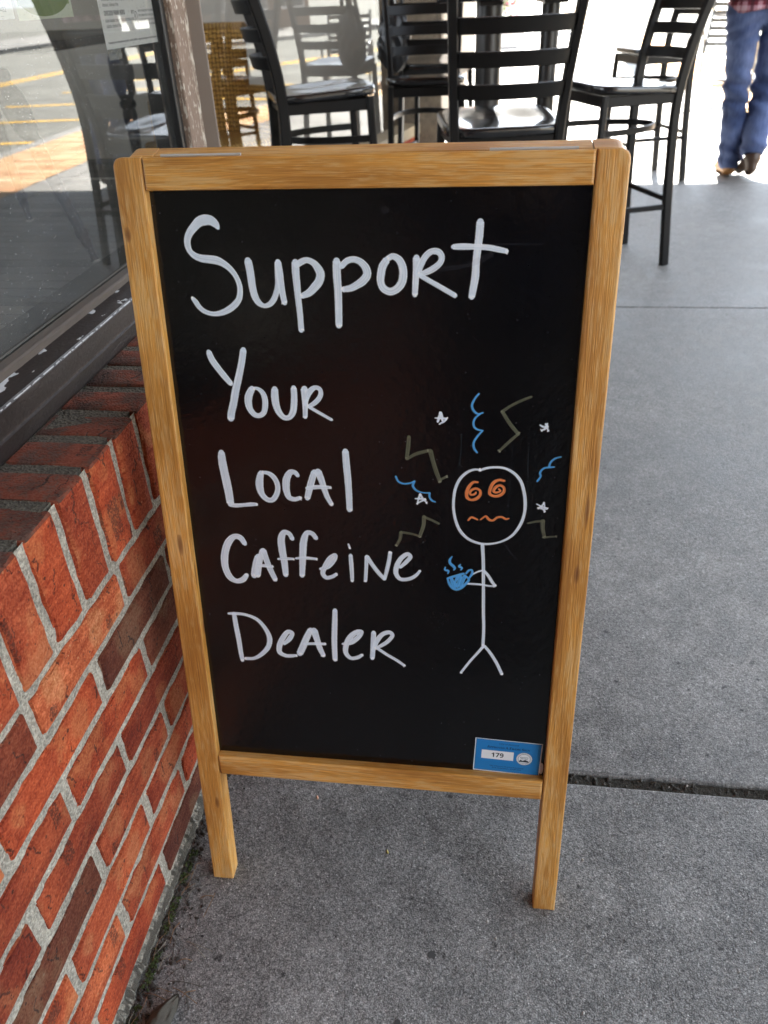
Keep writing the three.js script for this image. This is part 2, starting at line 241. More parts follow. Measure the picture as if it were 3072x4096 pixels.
{
  const wall = thing('brick_wall', 'low red brick wall with pale mortar under the shop window', 'wall');
  const CH = 0.0688, Y0 = 0.5648, Z1 = 0.32, Z0 = -1.62, R = rng(61);
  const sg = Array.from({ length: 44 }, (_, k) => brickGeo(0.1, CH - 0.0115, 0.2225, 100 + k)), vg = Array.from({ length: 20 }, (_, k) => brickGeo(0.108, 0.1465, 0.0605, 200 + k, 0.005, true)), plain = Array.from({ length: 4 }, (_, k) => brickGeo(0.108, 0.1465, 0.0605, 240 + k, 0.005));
  const offs = [-0.7525, -0.6445, -0.7575, -0.644, -0.766, -0.6535, -0.7666, -0.648];
  const rest = [];
  for (let j = 0; j < 8; j++) for (let k = -12; k < 26; k++) {
    const z = offs[j] + 0.237 * (k + 0.5), y = Y0 - CH * (j + 0.5); if (z < Z0 + 0.05 || z > 4.6) continue;
    if (z > Z1) { rest.push(sg[(k + 40) % 44].clone().translate(XW, y, z)); continue; }
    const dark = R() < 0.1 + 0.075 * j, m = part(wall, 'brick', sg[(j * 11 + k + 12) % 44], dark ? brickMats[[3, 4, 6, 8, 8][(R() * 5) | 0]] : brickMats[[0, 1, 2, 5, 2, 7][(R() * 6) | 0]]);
    m.position.set(XW + (R() - 0.5) * 0.002, y + (R() - 0.5) * 0.0016, z + (R() - 0.5) * 0.003); m.rotation.x = (R() - 0.5) * 0.008;
  }
  for (let k = -12; k < 70; k++) {
    const z = -0.6634 + 0.0742 * (k + 0.5), y = Y0 + 0.0055 + 0.0735; if (z < Z0 + 0.03 || z > 4.6) continue;
    if (z > Z1) { rest.push(plain[(k + 40) % 4].clone().translate(XW + 0.002, y, z)); continue; }
    const m = part(wall, 'cap_brick', vg[(k + 12) % 20], [brickMats[[0, 1, 2, 5, 5, 0][(R() * 6) | 0]], grimyShadedBrick]); m.position.set(XW + 0.002 + (R() - 0.5) * 0.003, y + (R() - 0.5) * 0.002, z + (R() - 0.5) * 0.002); m.rotation.x = (R() - 0.5) * 0.012;
  }
  part(wall, 'brick_courses_further_along', rest, brickMats[0]).userData.kind = 'stuff';
  // mortar body with an uneven struck face
  const g = new THREE.PlaneGeometry(2.6, 0.72, 420, 116).rotateY(Math.PI / 2), p = g.attributes.position, n = fbm(512, 128, 120, 32, 3, 62);
  for (let i = 0; i < p.count; i++) { const u = p.getZ(i) + 1.3, v = p.getY(i) + 0.36; p.setX(i, (n[(clamp(v / 0.72 * 127, 0, 127) | 0) * 512 + (clamp(u / 2.6 * 511, 0, 511) | 0)] - 0.5) * 0.0045); }
  g.translate(XW - 0.0034, 0.353, -0.65); g.computeVertexNormals();
  part(wall, 'mortar', [uvMetres(g), uvMetres(new THREE.PlaneGeometry(3.97, 0.71).rotateY(Math.PI / 2).translate(XW - 0.004, 0.36, 2.635))], mortarMat);
  part(wall, 'ledge_bedding', box(-0.62, XW - 0.0085, 0, 0.7145, -1.66, 4.62), mat([0.3, 0.29, 0.27], { map: rep(mortarMap, 1.4, 1.4), bumpMap: rep(mortarBump, 1.4, 1.4), bumpScale: 0.004, roughness: 1 }), 'dirty mortar on top of the ledge, with shade put into its colour');  // dirt, darkened further for the shade on the ledge top
  // broken cement fillet where the wall meets the pavement
  const pos = [], idx = [], N = 900, nn = fbm(1024, 64, 220, 8, 4, 63, 0.6);
  for (let i = 0; i <= N; i++) { const z = Z1 - (Z1 - Z0) * i / N, a = nn[i + 1024 * 3] - 0.5, b = nn[i + 1024 * 30] - 0.5, c = nn[i + 1024 * 50] - 0.5; const h = 0.012 + a * 0.03, w = 0.007 + b * 0.016; pos.push(XW - 0.006, h + 0.004, z, XW + 0.002 + c * 0.003, h, z, XW + 0.005 + w * 0.4, h * 0.45 + c * 0.004, z, XW + w, -0.002, z); if (i) for (let k = 0; k < 3; k++) { const o = (i - 1) * 4 + k; idx.push(o, o + 4, o + 1, o + 1, o + 4, o + 5); } }
  const f = new THREE.BufferGeometry(); f.setAttribute('position', new THREE.Float32BufferAttribute(pos, 3)); f.setIndex(idx); f.computeVertexNormals();
  part(wall, 'cement_fillet', uvMetres(f), cementMat);
}

/* ---------- shop window ---------- */
const XG = -0.618, ZP = -1.605;
const sillN = fbm(2048, 256, 80, 12, 4, 71), sillN2 = fbm(2048, 256, 500, 60, 2, 72);
// sill paint: u along z (2.4 m to a tile), v along the profile (0..0.14 m): dark brown paint with white undercoat where it has flaked
const sillMap = dataTex(2048, 256, (x, y, i, c) => {
  const v = y / 256 * 0.14, n = sillN[i], f = sillN2[i]; let r = 40, g = 33, b = 31; const d = (f - 0.5) * 16 + (n - 0.5) * 14; r += d; g += d; b += d;
  const edge = Math.exp(-(((v - 0.0875) / 0.0009) ** 2)), chip = sstep(0.655, 0.675, n) * (v > 0.0915 ? 1 : 0), e = edge * sstep(0.34, 0.42, f + (n - 0.5) * 0.7), k = Math.max(chip, e);
  const grooveGlint = Math.exp(-(((v - 0.0525) / 0.0025) ** 2)) * 0.5 * f; r = lerp(r, 128, grooveGlint); g = lerp(g, 122, grooveGlint); b = lerp(b, 118, grooveGlint);  // pale highlight painted along the groove of the profile
  c[0] = lerp(r, 196, k); c[1] = lerp(g, 198, k); c[2] = lerp(b, 200, k);
});
const sillMat = mat([1, 1, 1], { map: sillMap, roughness: 0.48, bumpMap: dataTex(2048, 256, (x, y, i, c) => { c[0] = c[1] = c[2] = 128 + (sillN2[i] - 0.5) * 90 + sstep(0.69, 0.7, sillN[i]) * -60; }, false), bumpScale: 0.0008 });
const stopMat = mat([0.1, 0.08, 0.066], { roughness: 0.8, bumpMap: woodBump, bumpScale: 0.001 });
function profileGeo(prof, z0, z1, vScale = 1 / 0.14, uScale = 1 / 2.4) {
  const pos = [], uv = [], idx = []; let d = 0;
  const N = 40; prof.forEach(([x, y], k) => { if (k) d += Math.hypot(x - prof[k - 1][0], y - prof[k - 1][1]); for (let i = 0; i <= N; i++) { const z = lerp(z0, z1, i / N); pos.push(x, y, z); uv.push(z * uScale, d * vScale); } });
  for (let k = 0; k < prof.length - 1; k++) for (let i = 0; i < N; i++) { const a = k * (N + 1) + i; idx.push(a, a + N + 1, a + 1, a + 1, a + N + 1, a + N + 2); }
  const g = new THREE.BufferGeometry(); g.setAttribute('position', new THREE.Float32BufferAttribute(pos, 3)); g.setAttribute('uv', new THREE.Float32BufferAttribute(uv, 2)); g.setIndex(idx); return toCreasedNormals(g, 0.5);
}
// dust on the pane: sparse grains and wipe marks of pale dust
const dustN = fbm(1024, 1024, 9, 14, 4, 73), dustR = rng(74), dustS = new Float32Array(1024 * 1024);
for (let k = 0; k < 9000; k++) { const x = (dustR() * 1024) | 0, y = (dustR() * 1024) | 0, v = 0.3 + dustR() * 0.6; dustS[y * 1024 + x] = v; if (dustR() < 0.3) dustS[y * 1024 + (x + 1) % 1024] = v; }
const dustMap = dataTex(1024, 1024, (x, y, i, c) => { c[0] = c[1] = c[2] = 255 * (1 - Math.max(dustS[i] * 0.8, 0.01 + sstep(0.35, 0.8, dustN[i]) * 0.05)); }, false);
const dustyGlass = new THREE.MeshPhysicalMaterial({ color: new THREE.Color().setRGB(0.55, 0.55, 0.52), transmission: 1, transmissionMap: rep(dustMap, 1.1, 1.1), thickness: 0, roughness: 0, ior: 1.56 });
dustyGlass.attenuationColor = new THREE.Color(1, 1, 1);
{
  const w = thing('shop_window', 'large shop window with chipped dark brown timber sill above the brick wall', 'window', [0, 0, 0]);
  part(w, 'sill', profileGeo([[-0.60, 0.7185], [-0.574, 0.7185], [-0.572, 0.722], [-0.572, 0.7405], [-0.5745, 0.7425], [-0.5745, 0.7455], [-0.571, 0.748], [-0.571, 0.775], [-0.5735, 0.779], [-0.6035, 0.7865], [-0.606, 0.79]], 4.5, -1.66), sillMat);
  part(w, 'glazing_stop', profileGeo([[-0.601, 0.784], [-0.601, 0.7945], [-0.6035, 0.797], [-0.616, 0.799]], 4.5, -1.6), stopMat, 'weathered grey brown glazing bead');
  const pane = part(w, 'pane', uvMetres(new THREE.PlaneGeometry(6.12, 1.66).rotateY(Math.PI / 2).translate(XG, 0.785 + 0.83, 4.5 - 3.06)), dustyGlass);
  part(w, 'inner_sill', profileGeo([[-0.62, 0.786], [-0.703, 0.786], [-0.708, 0.782], [-0.708, 0.70]], 4.5, -1.6), mat([0.16, 0.155, 0.15], { roughness: 0.6, map: rep(concreteMap, 1, 1) }));
  part(w, 'inner_stop', profileGeo([[-0.62, 0.799], [-0.628, 0.797], [-0.631, 0.794], [-0.631, 0.786]], 4.5, -1.6), mat([0.24, 0.225, 0.21], { roughness: 0.7 }));
  // corner post with flaking paint
  const postMap = dataTex(256, 1024, (x, y, i, c) => { const n = sillN[(y * 2) % 256 * 2048 + (x * 3) % 2048], f = sillN2[(y % 256) * 2048 + x * 4 + (y >> 8)], edge = x > 200 ? 0.22 : 0; const k = sstep(0.66, 0.72, n + edge * f * 1.5); c[0] = lerp(118 + f * 40, 214, k); c[1] = lerp(100 + f * 36, 206, k); c[2] = lerp(86 + f * 34, 190, k); });
  part(w, 'corner_post', rbox(-0.67, -0.594, 0.74, 2.5, -1.69, ZP, 0.004), mat([0.8, 0.78, 0.76], { map: rep(postMap, 12, 0.9), roughness: 0.85, bumpMap: woodBump, bumpScale: 0.0015 }), 'weathered post with flaking pale paint');
  part(w, 'post_gasket', rbox(-0.66, -0.606, 0.79, 2.44, ZP + 0.0005, ZP + 0.02, 0.003), mat([0.012, 0.012, 0.012], { roughness: 0.4 }));
  part(w, 'head', box(-0.69, -0.57, 2.44, 2.6, -1.6, 4.5), sillMat);
  for (const z of [0.98, 3.6]) part(w, 'mullion', box(-0.66, -0.575, 0.78, 2.44, z, z + 0.07), sillMat);
  part(w, 'pale_mullion', rbox(-0.66, -0.57, 0.782, 2.44, 2.5, 2.8, 0.005), mat([0.4, 0.36, 0.31], { roughness: 0.7 }));
}
// papers taped inside the pane
function paper(name, label, z0, z1, y0, y1, draw, W = 512, H = 660, tilt = 0, off = -0.004) {
  const g = new THREE.PlaneGeometry(Math.abs(z1 - z0), y1 - y0, 8, 8), p = g.attributes.position; for (let i = 0; i < p.count; i++) p.setZ(i, 0.0012 * Math.sin(p.getX(i) * 22 + p.getY(i) * 9));
  g.rotateZ(tilt).rotateY(Math.PI / 2).translate(XG + off, (y0 + y1) / 2, (z0 + z1) / 2);
  return single(name, label, 'paper', g, mat([1, 1, 1], { map: canvasTex(W, H, draw), roughness: 0.8 }), 'papers taped to the window');
}
paper('menu_sheet', 'white printed food menu taped inside the window by the corner post', -1.365, -1.612, 1.108, 1.44, (c, W, H) => {
  c.fillStyle = '#f7f7f9'; c.fillRect(0, 0, W, H); c.fillStyle = '#2a2a30';
  const T = (s, x, y, f) => { c.font = f; c.fillText(s, x, y); };
  for (let k = 0; k < 9; k++) { c.fillRect(34, 60 + k * 46, 150 + (k * 53 % 110), 9); c.fillRect(34, 78 + k * 46, 210 + (k * 37 % 60), 4); c.fillRect(34, 86 + k * 46, 150 + (k * 71 % 90), 4); }
  T('and malt vinegar', 34, 486, '13px sans-serif'); T('CHICKEN SALAD CROISSANT', 34, 512, 'bold 17px sans-serif'); T('$13', 262, 512, 'bold 15px sans-serif');
  T('housemade chicken salad, arugula, tomatoes,', 34, 531, '12px sans-serif'); T('croissant, rosemary fries', 34, 546, '12px sans-serif');
  T('CHICKEN PARM HERO', 34, 570, 'bold 17px sans-serif'); T('$17', 262, 570, 'bold 15px sans-serif'); T('italian breaded chicken, marinara, mozzarella,', 34, 588, '12px sans-serif'); T('ciabatta, rosemary fries', 34, 603, '12px sans-serif');
  T('items marked with this symbol are gluten', 322, 566, '10px sans-serif'); T('free, please let us know if you have celiac', 322, 579, '10px sans-serif'); T('disease so we can take the proper', 322, 592, '10px sans-serif'); T('measures to ensure your safety', 322, 605, '10px sans-serif');
  c.strokeStyle = '#2a2a30'; c.lineWidth = 2; c.beginPath(); c.ellipse(300, 586, 12, 22, 0, 0, 6.3); c.moveTo(292, 570); c.lineTo(308, 602); c.stroke();
  T('*consuming raw or undercooked meat, poultry, seafood, shellfish, or eggs may increase your risk of foodborne illness*', 22, 646, 'bold 8px sans-serif');
}, 512, 660, -0.004);
paper('notice_sheet', 'green and white notice taped inside the window between menu and letter', -1.124, -1.276, 1.156, 1.36, (c, W, H) => {
  c.fillStyle = '#d5dccb'; c.fillRect(0, 0, W, H); c.fillStyle = '#98a878'; c.fillRect(18, 18, W - 36, H - 70); c.fillStyle = '#7d9058'; c.beginPath(); c.ellipse(W / 2, 560, 250, 90, 0, 0, 7); c.fill();
  c.fillStyle = '#41502c'; c.font = '20px sans-serif'; for (let k = 0; k < 4; k++) c.fillRect(110 + k * 14, 470 + k * 26, 300 - k * 30, 7);
});
paper('letter_sheet', 'white letter sheet taped inside the window beside the green notice', -0.9, -1.112, 1.159, 1.42, (c, W, H) => {
  c.fillStyle = '#d9dde0'; c.fillRect(0, 0, W, H); c.fillStyle = '#5a5f66'; for (let k = 0; k < 16; k++) c.fillRect(150, 60 + k * 34, 280 - (k * 47 % 120), 6); c.font = '20px sans-serif'; c.fillText('(828) 883-9482', 340, 640);
});
paper('added_beige_panel', 'beige panel added on the window behind the viewpoint for a pale reflection in the board', 0.79, 0.13, 0.80, 0.97, (c, W, H) => { c.fillStyle = '#d8d0c2'; c.fillRect(0, 0, W, H); c.fillStyle = '#b3a48c'; c.fillRect(30, 30, W - 60, 90); }, 512, 128, 0, 0.004);  // panel added to give the pale patch mirrored in the glossy board
{ // clear tape strips
  const tape = phys([0.7, 0.72, 0.7], { transmission: 0.75, thickness: 0, roughness: 0.25 });
  single('tape_strip', 'strip of clear tape under the printed menu', 'tape', new THREE.PlaneGeometry(0.05, 0.018).rotateY(Math.PI / 2).translate(XG - 0.0065, 1.102, -1.4), tape, 'tape on the menu');
  single('tape_strip', 'strip of clear tape at the menu edge by the post', 'tape', new THREE.PlaneGeometry(0.018, 0.03).rotateY(Math.PI / 2).translate(XG - 0.0065, 1.14, -1.612), tape, 'tape on the menu');
}

/* ---------- building: room behind the window, angled glass front, upper wall ---------- */
const P1 = [-0.62, -1.7], P2 = [-1.3, -3.25], P3 = [-0.64, -6.25];
{
  const b = thing('shop_building', 'brick shop building with glazed angled entrance behind the bar stools', 'building');
  const inner = mat([0.45, 0.42, 0.37], { roughness: 0.9 }), trim = mat([0.03, 0.026, 0.024], { roughness: 0.5 }), tan = mat([0.34, 0.27, 0.17], { roughness: 0.6 });
  // interior floor of boards laid across, each one its own piece
  const R = rng(81), plank = [0, 1, 2].map((k) => { const g = rbox(-5.4, 0, -0.02, 0, -0.058, 0.058, 0.002, 1); const u = g.attributes.uv; for (let i = 0; i < u.count; i++) u.setXY(i, u.getY(i) + k * 0.37, u.getX(i) * 0.35 + k * 0.2); return g; });
  const pm = [[0.125, 0.122, 0.112], [0.15, 0.146, 0.133], [0.105, 0.103, 0.096]].map((t) => mat(t, { bumpMap: rep(woodBump, 3, 1), bumpScale: 0.002, roughness: 0.8 }));
  const floorX = (z) => (z > P1[1] ? -0.62 : z > P2[1] ? lerp(P1[0], P2[0], (z - P1[1]) / (P2[1] - P1[1])) - 0.02 : lerp(P2[0], P3[0], (z - P2[1]) / (P3[1] - P2[1])) - 0.02);
  part(b, 'floor_base', box(-6, -0.66, -0.1, 0.004, -7, 4.6), mat([0.02, 0.02, 0.02], { roughness: 1 })).scale.set(1, 1, 1);
  for (let k = 0; k < 66; k++) { const z = 0.6 - k * 0.1185, m = part(b, 'floor_board', plank[(R() * 3) | 0], pm[(R() * 3) | 0]); m.position.set(Math.min(-0.68, floorX(z) - 0.02), 0.026, z); }
  part(b, 'back_wall', [box(-6.2, -6, 0, 0.8, -7, 4.7), box(-6.2, -6, 2.7, 3.4, -7, 4.7), box(-6.2, -6, 0.8, 2.7, -7, -6.2), box(-6.2, -6, 0.8, 2.7, 3.9, 4.7), box(-6.2, -6, 0.8, 2.7, -1.5, -1)], inner); for (const z of [[-6.2, -1.5], [-1, 3.9]]) part(b, 'added_rear_pane', new THREE.PlaneGeometry(z[1] - z[0], 1.9).rotateY(Math.PI / 2).translate(-6.1, 1.75, (z[0] + z[1]) / 2), glassMat); part(b, 'end_wall', box(-6, -0.66, 0, 3.4, 4.55, 4.7), inner); part(b, 'end_wall', box(-6, -0.7, 0, 3.4, -7.1, -6.95), inner);  // back wall openings and panes added to let light into the dark room
  part(b, 'ceiling', box(-6.2, -0.6, 3.05, 3.2, -7.1, 4.7), mat([0.5, 0.48, 0.44]));
  part(b, 'upper_wall', [box(-6.3, -0.5, 3.2, 7, -16, 14), box(-0.66, -0.5, 2.6, 3.2, -1.6, 4.7)], brickMats[2]);
  part(b, 'counter', rbox(-5.2, -4.5, 0, 1.1, -5.5, -1.5, 0.01), mat([0.1, 0.06, 0.035], { roughness: 0.4 }));
  part(b, 'skirting_step', rbox(-5.6, -1.75, 0.027, 0.1, -5.75, -5.68, 0.006), mat([0.4, 0.39, 0.36], { roughness: 0.5 }));
  // angled glazing: low plinth, rails, posts, panes
  const run = (p, q, sill, frame, nPanes, plinth) => {
    const d = V(q[0] - p[0], 0, q[1] - p[1]), L = d.length(), a = Math.atan2(-d.z, d.x); const put = (g) => g.rotateY(a).translate(p[0], 0, p[1]);
    if (plinth) part(b, 'plinth', put(box(0, L, 0, sill - 0.05, -0.09, 0.05)), plinth);
    part(b, 'sill_rail', put(rbox(0, L, sill - 0.05, sill + 0.02, -0.06, 0.075, 0.004)), frame); part(b, 'head_rail', put(rbox(0, L, 2.45, 2.6, -0.05, 0.05, 0.004)), frame); part(b, 'wall_over_glass', put(box(0, L, 2.6, 3.2, -0.1, 0.06)), brickMats[2]);
    for (let k = 0; k <= nPanes; k++) part(b, 'frame_post', put(rbox(k / nPanes * L - 0.025, k / nPanes * L + 0.025, sill + 0.02, 2.45, -0.04, 0.045, 0.004)), frame);
    for (let k = 0; k < nPanes; k++) { const g = new THREE.PlaneGeometry(L / nPanes - 0.05, 2.43 - sill).translate((k + 0.5) / nPanes * L, (2.45 + sill + 0.02) / 2, 0); part(b, 'glass_pane', put(g), glassMat); }
  };
  run(P1, P2, 0.12, mat([0.17, 0.13, 0.1], { roughness: 0.6 }), 1, trim); run(P2, P3, 0.33, tan, 1, brickMats[2]);
  // peeling pilaster and the brick front beyond
  const pil = mat([0.42, 0.36, 0.31], { map: rep(mortarMap, 2, 1), roughness: 0.9, bumpMap: rep(mortarBump, 2, 1), bumpScale: 0.004 });
  part(b, 'pilaster', rbox(-0.72, -0.42, 0, 3.2, -6.42, -6.2, 0.01), pil, 'pilaster with peeling pale paint');
  part(b, 'front_wall', box(-0.9, -0.5, 0, 3.2, -16, -6.43), pil); part(b, 'front_wall', box(-0.9, -0.5, 0, 3.2, 4.7, 14), brickMats[2]);
}
// canopy over the pavement: it casts the shade
{
  const c = thing('canopy', 'flat timber canopy over the pavement that shades the sign and stools', 'canopy');
  const dark = mat([0.13, 0.11, 0.09], { roughness: 0.8, map: rep(woodMap, 1, 0.5) }), Y = 4.0, ZE = -5.82 - (Y - 0.13) / 1.28;
  part(c, 'roof_panel', box(-0.5, 3.2, Y, Y + 0.1, ZE, 11), dark);
  part(c, 'edge_beam', rbox(3.06, 3.2, Y - 0.15, Y, ZE + 0.02, 11, 0.01), dark); part(c, 'edge_beam', rbox(-0.5, 3.06, Y - 0.13, Y, ZE + 0.02, ZE + 0.14, 0.01), dark);
  for (let k = 0; k < 12; k++) part(c, 'joist', box(-0.5, 3.06, Y - 0.1, Y, -7.2 + k * 1.5, -7.1 + k * 1.5), dark);
  for (const z of [-3.2, 1.4, 6, 10.6]) part(c, 'post', rbox(3.08, 3.2, 0, Y - 0.15, z, z + 0.12, 0.01), dark);
}
{ // unseen building added behind the photographer to block light and darken the board
  const n = thing('added_dark_building', 'unseen dark brown building added behind the viewpoint to block light', 'building'), m = mat([0.075, 0.055, 0.045], { roughness: 0.85, map: rep(mortarMap, 0.6, 0.6) }), pale = mat([0.34, 0.31, 0.27], { roughness: 0.8 });
  part(n, 'wall', box(-0.49, 3.6, 0, 7, 7.2, 13.5), m); part(n, 'wall', box(3.6, 9, 0, 7, 9.5, 13.5), m);
  part(n, 'door', rbox(-0.3, 0.6, 0, 2.1, 7.12, 7.19, 0.01), mat([0.03, 0.025, 0.022], { roughness: 0.4 })); part(n, 'notice_board', rbox(-1.0 + 0.6, 0.1, 2.25, 2.75, 7.1, 7.19, 0.01), pale);
  part(n, 'pilaster', rbox(0.75, 1.0, 0, 3.2, 7.08, 7.19, 0.01), pale);
}
console.log('setting');

